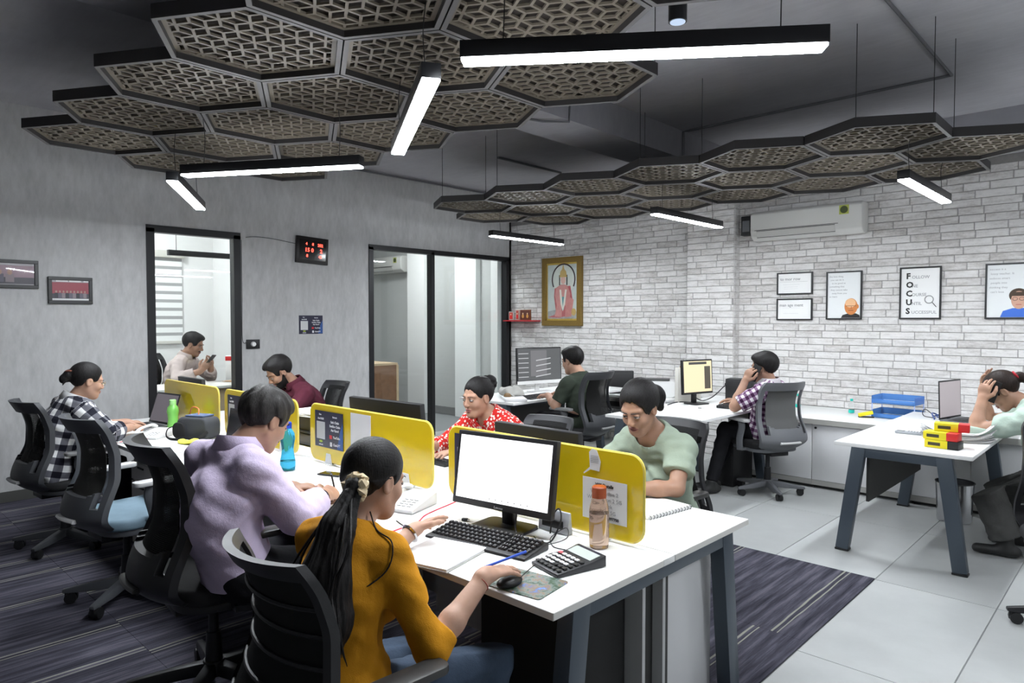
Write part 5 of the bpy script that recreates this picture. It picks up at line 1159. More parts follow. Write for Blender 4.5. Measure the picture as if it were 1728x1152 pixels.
# ---- skin, hair and cloth materials
def skin_mat(name, c):
    if name in MATS: return MATS[name]
    t = NT(name, .5, .35); n = t.noise(t.coord('Object'), 14, 4); n2 = t.noise(t.coord('Object'), 260, 2)
    t.col(t.ramp(n, [(.3, tuple(x*.86 for x in c)), (.7, tuple(min(1, x*1.1) for x in c))])); t.b.inputs['Subsurface Weight'].default_value = .06; t.b.inputs['Subsurface Radius'].default_value = (.01, .004, .002); t.b.inputs['Subsurface Scale'].default_value = .4; t.bump(n2, .12, .001); return t.m
def hair_mat(name, c, g=0):
    if name in MATS: return MATS[name]
    t = NT(name, .5, .18); v = t.coord('Object', (70, 70, 9)); n = t.noise(v, 3, 5, .7); t.col(t.ramp(n, [(.3, tuple(x*.3 for x in c)), (.72, tuple(x*2.0+g for x in c))])); t.bump(n, .6, .003); return t.m
def cloth_mat(name, c, v=.1, rough=.85, bscale=350):
    if name in MATS: return MATS[name]
    t = NT(name, rough, .15); n = t.noise(t.coord('Object'), 9, 4); w = t.noise(t.coord('Object'), bscale, 2); b = t.noise(t.coord('Object', (1, 1, 1)), 16, 3, .6)
    t.col(t.ramp(n, [(.3, tuple(x*(1-v) for x in c)), (.7, tuple(min(1, x*(1+v)) for x in c))])); t.bump(t.math('ADD', t.math('MULTIPLY', w, .2), b), .45, .012); return t.m
def check_mat(name, sz, c00, c10, c11):
    t = NT(name, .85, .15); at = t.n('Attribute', attribute_name='cuv'); sx = t.n('SeparateXYZ'); t.l(at.outputs['Vector'], sx.inputs[0])
    a = t.math('GREATER_THAN', t.math('FRACT', t.math('MULTIPLY', sx.outputs[0], 1/sz)), .5); b = t.math('GREATER_THAN', t.math('FRACT', t.math('MULTIPLY', sx.outputs[1], 1/sz)), .5)
    s = t.math('ADD', a, b); m1 = t.mix(t.math('MINIMUM', s, 1), c00, c10); t.col(t.mix(t.math('MAXIMUM', t.math('SUBTRACT', s, 1), 0), m1, c11)); n = t.noise(t.coord('Object'), 16, 3); t.bump(n, .4, .01); return t.m
def print_mat(name, base, dot):
    t = NT(name, .8, .15); v = t.n('TexVoronoi', i_Scale=58.0, i_Randomness=.8); mp = t.coord('Object', (1, 1, .8)); t.l(mp, v.inputs['Vector']); f = t.math('LESS_THAN', v.outputs['Distance'], .40); t.col(t.mix(f, base, dot)); n = t.noise(t.coord('Object'), 16, 3); t.bump(n, .4, .01); return t.m
HAIRK = hair_mat('hair_black', (.010, .009, .009)); HAIRG = hair_mat('hair_greying', (.016, .014, .013), .012); HAIRB = hair_mat('hair_dark_brown', (.016, .010, .008))
EYEW = mat('eye_white', (.30, .27, .25), .5); IRIS = mat('iris_dark', (.012, .007, .005), .3); LIP = {}
def hand(F, wr, f, n, side, curl, s=1.0, spread=.10, thumb=.5, k=.006):
    """palm + five unequal fingers; f = pointing direction, n = palm normal, side +1 right / -1 left"""
    f = unit(f); n = unit(n-f*(n@f)); t = np.cross(f, n)*side; wr = np.array(wr, float)
    F.econe(wr+f*.012*s, wr+f*.075*s, .030*s, .041*s, t, .42, .012)
    F.cone(wr-f*.02*s, wr+f*.025*s, .025*s, .027*s, .015)
    tips = []
    for i, (o, L, r, dx) in enumerate(((.032, .074, .0092, .0), (.0105, .083, .0096, .006), (-.0105, .077, .0092, .002), (-.030, .060, .0082, -.008))):
        b = wr+f*(.083+dx)*s+t*o*s; a = spread*(1.2-i)*1.0; d = unit(f*math.cos(a)+t*math.sin(a)); c = curl[i] if hasattr(curl, '__len__') else curl
        P = [b-d*.02*s, b]; ang = 0
        for q, (fr, ca) in enumerate(((.45, .8), (.31, 1.0), (.24, .75))):
            ang += c*ca; dd = d*math.cos(ang)+n*math.sin(ang); P.append(P[-1]+dd*L*fr*s)
        F.chain(P, [r*1.05*s, r*1.08*s, r*.98*s, r*.88*s, r*.72*s], .0035); tips.append(P[-1])
    b = wr+f*.028*s+t*.026*s+n*.006*s; d1 = unit(f*.62+t*.72+n*.25); d2 = unit(f*.85+t*(.45-.5*thumb)+n*.4*thumb); d3 = unit(f*.92+t*(.2-.6*thumb)+n*.5*thumb)
    P = [b, b+d1*.038*s, b+d1*.038*s+d2*.032*s, b+d1*.038*s+d2*.032*s+d3*.026*s]; F.chain(P, [.0165*s, .0125*s, .011*s, .0085*s], .006)
    return tips, P[-1], t
def person(label, S):
    root = thing('person', label, 'person', (0, 0, 0)); fem = S.get('fem', False); sc = S.get('sc', 1.0); bw = S.get('bw', 1.0)
    hip, neck, head = (np.array(S[k], float) for k in ('hip', 'neck', 'head')); root.location = (hip[0], hip[1], S.get('z0', 0.0)); ORG = np.array(root.location)
    U = unit(neck-hip); F0 = unit(S['face']+(0,) if len(S['face']) == 2 else S['face']); R = unit(np.cross(F0, U)); Fw = np.cross(U, R); L = np.linalg.norm(neck-hip)
    mid = (hip+neck)/2-Fw*S.get('bend', .03); ch = neck-U*.17*sc*1-Fw*.02
    shw = (.162 if fem else .188)*sc*bw; shc = neck-U*.06*sc
    sh = {1: np.array(S.get('shR', shc+R*shw), float), -1: np.array(S.get('shL', shc-R*shw), float)}
    el = {1: S.get('elR'), -1: S.get('elL')}; wr = {1: S.get('wrR'), -1: S.get('wrL')}
    el = {k: None if v is None else np.array(v, float) for k, v in el.items()}; wr = {k: None if v is None else np.array(v, float) for k, v in wr.items()}
    hs = S.get('hs', 1.0)*(.95 if fem else 1.0)*sc; fd = unit(S['fdir']); hx = unit(np.cross(fd, S.get('hup', (0, 0, 1)))); hz = np.cross(hx, fd); HA = np.array([hx, fd, hz])
    hp = lambda x, y, z: head+hs*(x*hx+y*fd+z*hz); H = lambda *r: np.array(r)*hs
    h0 = S.get('res', .007); hf = S.get('fine', .0032)
    # --- torso/arm primitives, reused for skin and cloth
    def torso(F, o, k=.04):
        wst, chs = (.128, .150) if fem else (.150, .168)
        F.econe(hip-U*.02, mid, (.165 if fem else .158)*sc*bw+o, wst*sc*bw+o, R, .74, k); F.econe(mid, ch, wst*sc*bw+o, chs*sc*bw+o, R, .70, k); F.econe(ch, neck-U*.085*sc, chs*sc*bw+o, .115*sc*bw+o, R, .66, k)
        for q in (1, -1):
            F.cone(sh[q]-R*q*.025, neck-U*.06*sc, .050*sc*bw+o, .062*sc+o, k); F.cone(neck-U*.02+Fw*-.012, sh[q]+U*.005, .045*sc+o*.5, .04*sc+o*.8, k)
        if fem:
            for q in (1, -1): F.ell(ch-U*.045*sc+R*q*.068*sc+Fw*(.098*sc*bw+o*.4), [R, Fw, U], (.062*sc+o*.6, .05*sc+o*.6, .06*sc+o*.6), .035)
    def arm(F, q, o, t0=0, t1=2, k=.025):
        if el[q] is None: return
        r = (.043, .037, .034, .0255) if fem else (.050, .043, .040, .029); r = [x*sc*min(bw, 1.1)+o for x in r]
        a, b, c = sh[q], el[q], wr[q]
        e = min(t1, 1); F.cone(a, a+(b-a)*e, r[0]+.004, r[0]+.004+(r[1]-r[0]-.004)*e, k)
        if t1 > 1 and c is not None:
            e = t1-1; m = .35; g = b+(c-b)*min(m, e); F.cone(b, g, r[1], r[2]+.003*(o == 0), k*.7)
            if e > m: F.cone(g, b+(c-b)*e, r[2]+.003*(o == 0), r[2]+.003+(r[3]-r[2]-.003)*(e-m)/(1-m), k*.7)
    # --- body (skin): one continuous surface
    B = Fld(); torso(B, -.012); B.cut(hip+U*.06, -U)
    for q in (1, -1): arm(B, q, 0)
    nb = hp(0, -.018, -.055); B.cone(nb, neck-U*.03, (.049 if fem else .056)*hs, (.056 if fem else .064)*sc, .03)
    B.ell(hp(0, -.014, .036), HA, H(.0755, .097, .088), .02); B.ell(hp(0, .028, -.032), HA, H(.057 if fem else .061, .064, .078), .035); B.cone(hp(0, .056, -.088), hp(0, .066, -.098), .026*hs, .021*hs, .03)
    jw = .040 if fem else .051
    for q in (1, -1):
        B.cone(hp(q*jw, -.005, -.045), hp(q*.022, .055, -.094), .019*hs, .019*hs, .03); B.ell(hp(q*.037, .058, -.028), HA, H(.026, .026, .026), .02)
        B.cone(hp(q*.014, .083, .026), hp(q*.048, .068, .026), (.007 if fem else .010)*hs, (.007 if fem else .009)*hs, .016)
        B.ell(hp(q*.0315, .0955, .004), HA, H(.0185, .014, .0125), .012, 'sub')
        B.ell(hp(q*.078, -.006, -.004), HA, H(.0085, .021, .031), .008); B.ell(hp(q*.087, -.002, -.002), HA, H(.006, .012, .02), .006, 'sub')
        B.ell(hp(q*.0315, .0795, .0035), HA, H(.0145, .0118, .0118), .004)
        B.ell(hp(q*.0115, .098, -.033), HA, H(.0085, .0085, .007) if not fem else H(.0075, .008, .0065), .006)
    B.cone(hp(0, .083, .014), hp(0, .1035 if fem else .1065, -.026), (.0075 if fem else .0085)*hs, (.0105 if fem else .0125)*hs, .012)
    B.ell(hp(0, .086, -.0582), HA, H(.0235, .0145, .007), .007); B.ell(hp(0, .085, -.0690), HA, H(.0195, .0145, .0078), .007); B.cone(hp(-.022, .0945, -.0632), hp(.022, .0945, -.0632), .0022*hs, .0022*hs, .004, 'sub')
    fine = [(hp(0, 0, -.01)-.155*hs, hp(0, 0, -.01)+.155*hs, hf)]
    tips = {}
    for q, kk in ((1, 'handR'), (-1, 'handL')):
        if S.get(kk) and wr[q] is not None:
            f, n, c = S[kk][:3]; ex = S[kk][3] if len(S[kk]) > 3 else {}
            tips[q] = hand(B, wr[q], np.array(f, float), np.array(n, float), q, c, sc*(.92 if fem else 1.0), **ex)
            cc = wr[q]+unit(f)*.075; fine.append((cc-.115, cc+.115, S.get('hfine', .003)))
    allp = np.array([hip-.25, hip+.25, head+.2, head-.2]+[x+s_ for d_ in (sh, el, wr) for x in d_.values() if x is not None for s_ in (-.12, .12)]); lo, hi = allp.min(0), allp.max(0)
    parts = []; P, Q = field_mesh(B, lo, hi, h0)
    keep = np.ones(len(Q), bool); C = P[Q]
    for a, b, _ in fine: keep &= ~((C > a+h0*2.0) & (C < b-h0*2.0)).all((1, 2))
    cover = S.get('torso_skin', False)
    parts.append((P-ORG, Q[keep]))
    for a, b, hh in fine: p, q = field_mesh(B, a+2*hh, b, hh); parts.append((p-ORG, q))
    lipc = S.get('lip', (.28, .10, .09)); skin = skin_mat('skin_%d' % (S['skin'][0]*1000), S['skin'])
    def mi(c):
        p = (c+ORG-head)@HA.T/hs; return ((np.abs(p[:, 2]+.0635)/.0125)**2+(p[:, 0]/.0245)**2 < 1) & (p[:, 1] > .083)
    body = np_mesh('body', parts, [skin, mat('lips_%d' % (lipc[0]*1000), lipc, .4)], root, mi)
    # --- eyes, brows
    gz = S.get('gaze', (0, 1, -.35)); g = G()
    if S.get('eyes', True):
        for q in (1, -1):
            e = G(); c = hp(q*.0315, .0815, .0015)-ORG; gd = unit(gz[0]*hx+gz[1]*fd+gz[2]*hz)
            ax = np.array([hx, fd, hz]); e.ell(c, H(.0150, .0122, S.get('eyeo', .0072)), 20, 12, R=ax)
            e.m = [0]*len(e.f); pts = np.array(e.v)
            for i, f in enumerate(e.f):
                dv = unit(pts[list(f)].mean(0)-c)
                if dv@unit(gz[0]*hx+gz[1]*fd+gz[2]*.4*hz) > .86: e.m[i] = 1
            e.build('eye', [EYEW, IRIS], root, angle=180)
            l = G(); l.tube([hp(q*(.0315+.0155*a), .0905-.0075*a*a-(.006 if a > 0 else 0)*a*a, .0080-.006*a*a)-ORG for a in np.linspace(-1, 1, 9)], .0021*hs, 5); l.build('eyelash', HAIRK, root)
            br = G(); br.tube([hp(q*(.0315+.021*a), .0945-.010*max(0, a)**2-.002, .0255+.003*a-.006*max(0, a-.2)**2)-ORG for a in np.linspace(-1, 1, 9)], [(.0022 if fem else .0034)*hs*(1-.45*max(0, a)) for a in np.linspace(-1, 1, 9)], 6, flat=1.0); br.build('eyebrow', HAIRK, root)
    # --- hair
    hm = S.get('hairm', HAIRK); st = S['hair']; vol = S.get('vol', .012); HF = Fld()
    HF.ell(hp(0, -.020, .041), HA, H(.0755+vol, .097+vol, .088+vol*1.05), .02)
    if st == 'short': HF.ell(hp(0, .045, .09), HA, H(.062, .05, .035), .03)
    hl = S.get('hairline', [(.12, .092), (.075, .074), (.058, .05), (.045, -.012 if st == 'short' else -.002), (.028, -.02 if st == 'short' else -.014), (.012, .022), (-.02, .016), (-.035, -.03), (-.06, -.055 if st == 'short' else -.06), (-.13, -.06)])
    hys = np.array([a for a, _ in hl])[::-1]; hzs = np.array([b for _, b in hl])[::-1]
    def hcut(X, Y, Z):
        x, y, z = X-head[0], Y-head[1], Z-head[2]; ly = (x*fd[0]+y*fd[1]+z*fd[2])/hs; lz = (x*hz[0]+y*hz[1]+z*hz[2])/hs; lx = (x*hx[0]+y*hx[1]+z*hx[2])/hs
        return (np.interp(ly-lx*lx*1.5*(ly > .04), hys, hzs)-lz+.0035*np.sin(lx*150+ly*70)+.0025*np.sin(lx*330+1))*hs*.6
    HF.fun(hcut, head-.3, head+.3, .012, 'cut')
    def strands(X, Y, Z):
        x, y, z = X-head[0], Y-head[1], Z-head[2]; ly = (x*fd[0]+y*fd[1]+z*fd[2])/hs; lz = (x*hz[0]+y*hz[1]+z*hz[2])/hs; lx = (x*hx[0]+y*hx[1]+z*hx[2])/hs
        w = S.get('wave', .0009 if st == 'short' else .00045)
        if st == 'short': return w*(np.sin(lx*170+np.sin(ly*38+lz*30)*2.2)+np.sin(lx*95+ly*60+lz*40+1))
        a = np.arctan2(lz-.02, lx); return w*(np.sin(a*61+ly*24)+.7*np.sin(a*97+ly*30))
    ext = []
    if st == 'bun_top':
        c = hp(-.01, -.112, .078); HF.ell(c, HA, H(.046, .042, .052), .010); HF.fun(lambda X, Y, Z: .0022*np.sin((X*.7+Z)*260)*(((X-c[0])**2+(Y-c[1])**2+(Z-c[2])**2) < .0049), c-.08, c+.08, mode='disp'); HF.ell(hp(.0, -.085, .118), HA, H(.018, .016, .014), .006); HF.ell(hp(0, -.112, .03), HA, H(.03, .024, .03), .012)
    if st == 'low_bun': HF.ell(hp(-.035, -.115, .012), HA, H(.05, .036, .056), .015); HF.ell(hp(-.05, -.10, -.04), HA, H(.022, .02, .03), .012)
    if st == 'claw':
        HF.ell(hp(0, -.125, .02), HA, H(.038, .035, .045), .012); HF.ell(hp(0.0, -.15, -.005), HA, H(.026, .026, .034), .01); HF.cone(hp(.02, -.14, -.01), hp(.025, -.15, -.05), .012*hs, .004*hs, .01)
    if st == 'tied': HF.ell(hp(0, -.13, .02), HA, H(.03, .035, .03), .015); HF.chain([hp(0, -.14, .02), hp(0, -.165, -.03), hp(.0, -.16, -.12)], [.03*hs, .033*hs, .02*hs], .015)
    if st == 'ponytail':
        PT = [np.array(p, float) for p in S['tail']]; HF.chain([hp(0, -.095, -.005), PT[0]], [.035*hs, .022], .02); HF.chain(PT, S['tailr'], .02); ext = PT
    HF.fun(strands, head-.34, head+.34, mode='disp')
    if ext:
        e = np.array(ext)
        eo = e[np.argsort(e[:, 2])]
        def ts(X, Y, Z):
            ax, ay = np.interp(Z, eo[:, 2], eo[:, 0]), np.interp(Z, eo[:, 2], eo[:, 1]); a = np.arctan2(Y-ay, X-ax)
            return (.0022*np.sin(a*11+np.sin(Z*26)*.7)+.0018*np.sin(a*19+Z*14+1)+.003*np.sin(a*4+Z*9))*(Z < ext[0][2])
        HF.fun(ts, e.min(0)-.12, e.max(0)+.12, mode='disp')
    hlo, hhi = head-.235*hs, head+.235*hs
    if ext: hlo = np.minimum(hlo, e.min(0)-.08); hhi = np.maximum(hhi, e.max(0)+.08)
    p, q = field_mesh(HF, hlo, hhi, S.get('hres', hf*1.1), 1); np_mesh('hair', [(p-ORG, q)], hm, root)
    if S.get('beard'):
        BF = Fld(); BF.ops = [o for o in B.ops]; o = S.get('bthick', .003); lim = S['beard']
        BF.fun(lambda X, Y, Z: np.full(np.broadcast(X, Y, Z).shape, -o), head-.3, head+.3, mode='disp')
        def bc(X, Y, Z):
            x, y, z = X-head[0], Y-head[1], Z-head[2]; ly = (x*fd[0]+y*fd[1]+z*fd[2])/hs; lz = (x*hz[0]+y*hz[1]+z*hz[2])/hs; lx = np.abs(x*hx[0]+y*hx[1]+z*hx[2])/hs
            up = lz-np.interp(ly, [-.02, .01, .04, .07, .1], [.0, -.01, -.05, -.052, -.046]); lipz = .011-np.sqrt((lz+.0635)**2+(lx*.42)**2); lowb = -.118-lz; bk = -.0-ly
            full = np.maximum(np.maximum(up, lipz), np.maximum(lowb, bk)); mus = np.maximum(np.maximum(lz+.043, -.0565-lz), np.maximum(lx-.034, .05-ly)); return (full if lim == 'full' else mus)*hs
        BF.fun(bc, head-.3, head+.3, .003, 'cut'); p, q = field_mesh(BF, hp(0, .05, -.07)-.11, hp(0, .05, -.07)+.11, hf, 1)
        if len(p): np_mesh('beard' if lim == 'full' else 'moustache', [(p-ORG, q)], S.get('beardm', HAIRK), root)
    # --- shirt
    C_ = S['shirt']; o = C_.get('ease', .012); T = Fld(); torso(T, o); sl = C_.get('sleeve', 2)
    if C_.get('hem', True): T.ell(hip+U*.0, [R, Fw, U], ((.178 if fem else .172)*sc*bw+o, (.13*sc*bw+o), .13), .04)
    for q in (1, -1):
        if el[q] is not None: arm(T, q, o*.9+C_.get('slo', .004), 0, sl, .03)
    if C_.get('cape'):      # wide short sleeves
        for q in (1, -1): T.econe(sh[q]-R*q*.03, sh[q]+(el[q]-sh[q])*.62, .062, C_['cape'], Fw, .75, .035)
    dirs = [((.5, .3, .8), .085, .3, .0026), ((-.6, .5, .6), .062, 1.2, .0021), ((.2, -.7, .7), .05, 2.1, .0017), ((.9, .2, .3), .11, .7, .002)]
    folds(T, C_.get('fold', 1), lo-.2, hi+.2, dirs)
    T.cut(hip-U*C_.get('hemz', .05), -U)
    nr = C_.get('neckr', .068); T.cone(neck-U*C_.get('neckd', .03)+Fw*C_.get('neckf', .015), nb+U*.1, nr, nr*1.1, .006, 'sub')
    for q in (1, -1):       # sleeve ends
        if el[q] is None: continue
        if sl <= 1: a = sh[q]+(el[q]-sh[q])*sl; T.cut(a, el[q]-sh[q], a, .13)
        elif wr[q] is not None: a = el[q]+(wr[q]-el[q])*(sl-1); T.cut(a, wr[q]-el[q], a, .075)
    def uvf(P):
        P = P+ORG; rel = P-hip; v = rel@U; x = rel@R; y = rel@Fw+.0; u = np.arctan2(x, -y-.0)*.155; best = np.abs(np.hypot(x, y*1.35)-.14); out = np.stack([u, v, v*0], 1); dt = np.hypot(np.abs(x), y*1.3)/.165
        for q in (1, -1):
            if el[q] is None: continue
            acc = 0
            for a, b in ((sh[q], el[q]), (el[q], wr[q] if wr[q] is not None else el[q])):
                ln = np.linalg.norm(b-a)
                if ln < 1e-4: continue
                d = (b-a)/ln; w = P-a; t = w@d; e1 = unit(np.cross(d, (0.01, .02, 1))); e2 = np.cross(d, e1); rx, ry = w@e1, w@e2; rr = np.hypot(rx, ry); ok = (t > -.02) & (t < ln+.03) & (rr < .085) & (rr/.062 < dt); uu = np.stack([np.arctan2(rx, ry)*.06, acc+t, t*0], 1); out[ok] = uu[ok]; dt = np.where(ok, rr/.062, dt); acc += ln
        return out
    p, q = field_mesh(T, lo-.05, hi+.05, C_.get('res', h0*.9), 1); np_mesh(C_.get('name', 'shirt'), [(p-ORG, q)], C_['mat'], root, None, uvf)
    if C_.get('collar'):
        cg = G(); V = []; n = 22; a0 = .42
        for i in range(n+1):
            a = a0+(2*math.pi-2*a0)*i/n; dv = Fw*math.cos(a)+R*math.sin(a); c = neck+Fw*.012; 
            drop = .012*math.cos(a)
            for rr, zz in ((.064, .040), (.074, .047), (.098, -.006)): V.append(c+dv*rr*sc*(1+.1*math.sin(a)**2)+U*(zz-drop)*sc-ORG)
        Fq = [(3*i+j, 3*i+3+j, 3*i+4+j, 3*i+1+j) for i in range(n) for j in (0, 1)]; cg.add(V, Fq); me = cg.data('collar', C_['mat'] if not C_.get('colm') else C_['colm'], angle=60); ob = link('collar', me, root); md = ob.modifiers.new('s', 'SOLIDIFY'); md.thickness = .003
    # --- trousers and shoes
    TR = S['legs']; LG = Fld(); o2 = TR.get('ease', .006); pz = hip
    LG.ell(hip-U*.0, [R, Fw, U], ((.172 if fem else .166)*sc*bw, .125*sc*bw, .125), .04)
    for q, kk in ((1, 'R'), (-1, 'L')):
        kn, an = np.array(TR['kn'+kk], float), np.array(TR['an'+kk], float); hj = hip+R*q*.088*sc-U*.02
        LG.cone(hj, kn, .088*sc*min(bw, 1.1)+o2, .062*sc+o2, .04); LG.cone(kn, an, .060*sc+o2+TR.get('flare', 0), .045*sc+o2+TR.get('flare', 0), .03); LG.cut(an, an-kn, an, .11)
    lg = np.array([hip-.22, hip+.22]+[np.array(TR[k+kk], float)+s_ for k in ('kn', 'an') for kk in 'RL' for s_ in (-.12, .12)]); folds(LG, 1, lg.min(0)-.1, lg.max(0)+.1, dirs); LG.cut(hip+U*.085, U)
    p, q = field_mesh(LG, lg.min(0), lg.max(0), h0*1.3, 1); np_mesh(TR.get('name', 'trousers'), [(p-ORG, q)], TR['mat'], root)
    for q, kk in ((1, 'R'), (-1, 'L')):
        an = np.array(TR['an'+kk], float); kn = np.array(TR['kn'+kk], float); fz = S.get('z0', 0)+.008; tdir = unit(np.array(TR.get('toe', F0))*A3(1, 1, 0)); sr = np.cross(tdir, (0, 0, 1)); SF = Fld(); c = A3(an[0], an[1], fz)
        SF.cone(an+A3(0, 0, -.0), c+A3(0, 0, .05), .044*sc, .042*sc, .02); SF.econe(c-tdir*.05+A3(0, 0, .036), c+tdir*.15+A3(0, 0, .026), .038, .034, sr, .9, .03); SF.cut(c, (0, 0, -1)); SF.cut(an+A3(0, 0, .015), (0, 0, 1))
        p, q2 = field_mesh(SF, c-A3(.25, .25, .02), c+A3(.25, .25, .2), .008, 1); np_mesh('shoe', [(p-ORG, q2)], TR.get('shoe', mat('shoe_black', (.02, .02, .02), .5)), root)
    # --- glasses, watch, bangle
    if S.get('glasses'):
        g = G()
        for q in (1, -1):
            g.tube([hp(q*.033+.021*math.cos(a), .106-.004*abs(math.cos(a)), .002+.015*math.sin(a))-ORG for a in np.linspace(0, 2*math.pi, 17)[:-1]], .0013*hs, 5, closed=True); g.tube([hp(q*.054, .1, .004)-ORG, hp(q*.075, .06, .006)-ORG, hp(q*.082, -.005, .004)-ORG], .0014*hs, 5)
        g.tube([hp(-.012, .107, .006)-ORG, hp(.012, .107, .006)-ORG], .0013*hs, 5); g.build('glasses', S['glasses'], root)
    for kk, q in (('bandR', 1), ('bandL', -1)):
        if S.get(kk):
            m, r_, w_, t_ = S[kk]; d = unit(wr[q]-el[q]); c = wr[q]-d*t_-ORG; e1 = unit(np.cross(d, (0, 0, 1))); e2 = np.cross(d, e1); g = G(); g.tube([c+e1*r_*math.cos(a)+e2*r_*math.sin(a)+d*w_*.0 for a in np.linspace(0, 2*math.pi, 21)[:-1]], w_, 6, closed=True, flat=.6); g.build('bracelet', m, root)
    for fn in S.get('extra', ()): fn(root, ORG, dict(hp=hp, tips=tips, wr=wr, HA=HA, hs=hs, neck=neck, Fw=Fw, R=R, U=U))
    return root
# ------------------------------------------------------------------ the ten people
SK1 = (.42, .24, .165); SK2 = (.345, .195, .132); SK3 = (.46, .27, .19); SK4 = (.27, .145, .095)
DENIM = cloth_mat('denim', (.045, .065, .10), .25); BLKC = cloth_mat('black_trousers', (.010, .010, .012), .2); GRYC = cloth_mat('grey_trousers', (.06, .06, .058), .15)
def phone(p, a, b, plabel, w=.075, h=.15):
    """phone slab: centre p, normal a, long axis b"""
    def fn(root, ORG, d):
        n = unit(a); l = unit(np.array(b)-n*(np.array(b)@n)); s = np.cross(n, l); c = np.array(p)-ORG
        t = thing('mobile_phone', plabel, 'phone', tuple(np.array(p)))
        G().obox((0, 0, 0), s*w/2, l*h/2, n*.0045).build('body', BLACK, t, bevel=.002); G().obox(n*.0047, s*(w/2-.004), l*(h/2-.006), n*.0004).build('glass', mat('phone_blue', (.12, .17, .22), .1), t, smooth=False)
    return fn
def pen(p, d, m, label, L=.14):
    def fn(root, ORG, q):
        t = thing('pen', label, 'pen', tuple(p)); u = unit(d); G().cyl(-u*L/2, u*L/2, .0042, n=8).build('barrel', m, t); G().cyl(u*L/2, u*(L/2+.012), .0035, .001, n=8).build('tip', CHROME, t)
    return fn
def scrunchie(p, ax, r=.03, m=None):
    def fn(root, ORG, d):
        u = unit(ax); e1 = unit(np.cross(u, (0.1, .2, 1))); e2 = np.cross(u, e1); c = np.array(p)-ORG
        G().tube([c+(e1*math.cos(a)+e2*math.sin(a))*r*(1+.12*math.sin(a*9))+u*.006*math.sin(a*7) for a in np.linspace(0, 2*math.pi, 41)[:-1]], [.014+.004*math.sin(k*1.7) for k in range(40)], 8, closed=True).build('scrunchie', m or mat('scrunchie_cream', (.62, .5, .32), .8, var=.35, vscale=40), root)
    return fn
def strays(root, ORG, d):
    r = random.Random(4)
    for k in range(14):
        x = 5.40+.012*k*.6; p = [(5.425+r.uniform(-.012, .012), 1.04, 1.08), (5.40+.012*k+r.uniform(-.02, .02), .955+r.uniform(-.01, .02), .98), (5.36+.016*k+r.uniform(-.03, .03), .905+r.uniform(-.01, .015), .86+r.uniform(-.02, .02)), (5.36+.017*k+r.uniform(-.03, .03), .90+r.uniform(-.015, .01), .75+r.uniform(-.04, .04)), (5.37+.016*k+r.uniform(-.03, .03), .915, .67+r.uniform(-.03, .06))]
        G().tube([np.array(q)-ORG for q in crv(p, 6)], [.0035]*20+[.003, .0025, .002, .0015, .001], 5).build('hair_strand', HAIRK, root)
    G().tube([np.array(q)-ORG for q in crv([(5.40, 1.12, 1.0), (5.46, 1.10, .965), (5.53, 1.10, .945), (5.545, 1.07, .88), (5.50, .99, .82)], 6)], .0022, 5).build('hair_strand', HAIRK, root)
person('woman in a mustard yellow sweater with a long ponytail, seen from behind', dict(fem=True, sc=.95, skin=SK3, hip=(5.42, 1.0, .53), neck=(5.345, 1.09, .955), head=(5.345, 1.175, 1.072), face=(-.12, 1), fdir=(-.06, .96, -.25), bend=.03,
    shR=(5.495, 1.12, .89), shL=(5.19, 1.07, .885), elR=(5.625, 1.16, .665), wrR=(5.60, 1.385, .795), elL=(5.13, 1.27, .70), wrL=(5.115, 1.50, .80), handR=((-.06, .98, -.06), (0, -.1, -1), (.14, .14, .16, .2), dict(spread=.13)), handL=((-.15, .97, .12), (.5, .1, -.8), (.2, .22, .25, .3), dict(spread=.17)),
    hair='ponytail', tail=[(5.425, 1.055, 1.09), (5.445, .985, .995), (5.462, .935, .875), (5.482, .922, .765), (5.50, .93, .70)], tailr=[.022, .044, .062, .066, .022], res=.0062, fine=.003,
    shirt=dict(name='sweater', mat=cloth_mat('mustard_knit', (.47, .205, .010), .08, .9, 500), sleeve=1.22, neckr=.06, ease=.009, hemz=.03, fold=.9), legs=dict(name='jeans', mat=DENIM, knR=(5.56, 1.45, .52), anR=(5.54, 1.42, .10), knL=(5.30, 1.45, .52), anL=(5.30, 1.42, .10)),
    bandL=(CHROME, .028, .010, .02), bandR=(mat('thread_red', (.5, .08, .06), .6), .027, .0022, .03),
    extra=[scrunchie((5.42, 1.058, 1.085), (.1, -.8, .2)), strays, pen((5.60, 1.47, .822), (.22, .95, .12), mat('pen_blue', (.02, .08, .5), .3), 'blue pen under the fingers of the yellow sweater woman', .15)]))
person('man in a lilac shirt bending over to write at the desk', dict(skin=SK2, bw=1.04, hip=(4.40, 1.19, .565), neck=(4.355, 1.20, 1.035), head=(4.355, 1.325, 1.13), face=(.05, 1), fdir=(-.12, .84, -.50), bend=.07,
    shR=(4.535, 1.20, .965), shL=(4.16, 1.16, .97), elR=(4.58, 1.34, .775), wrR=(4.42, 1.555, .785), elL=(4.03, 1.33, .78), wrL=(4.17, 1.53, .785), handR=((-.50, .84, .0), (-.55, -.25, -.75), (.75, .8, .95, 1.0)), handL=((.4, .88, -.05), (0, 0, -1), .3),
    hair='short', hairm=HAIRG, vol=.016, wave=.0022, beard='moustache', res=.007, fine=.0034,
    shirt=dict(mat=cloth_mat('lilac_cotton', (.53, .45, .60), .06, .8), sleeve=1.78, collar=True, ease=.016, slo=.010, hemz=.06, hem=False, fold=1.05), legs=dict(mat=BLKC, knR=(4.50, 1.60, .54), anR=(4.50, 1.55, .10), knL=(4.25, 1.60, .54), anL=(4.25, 1.55, .10)),
    bandR=(mat('band_black', (.02, .015, .015), .5), .033, .005, .02), extra=[pen((4.335, 1.66, .80), (-.15, .3, -.9), BLACK, 'black pen in the writing hand of the lilac shirt man', .12)]))
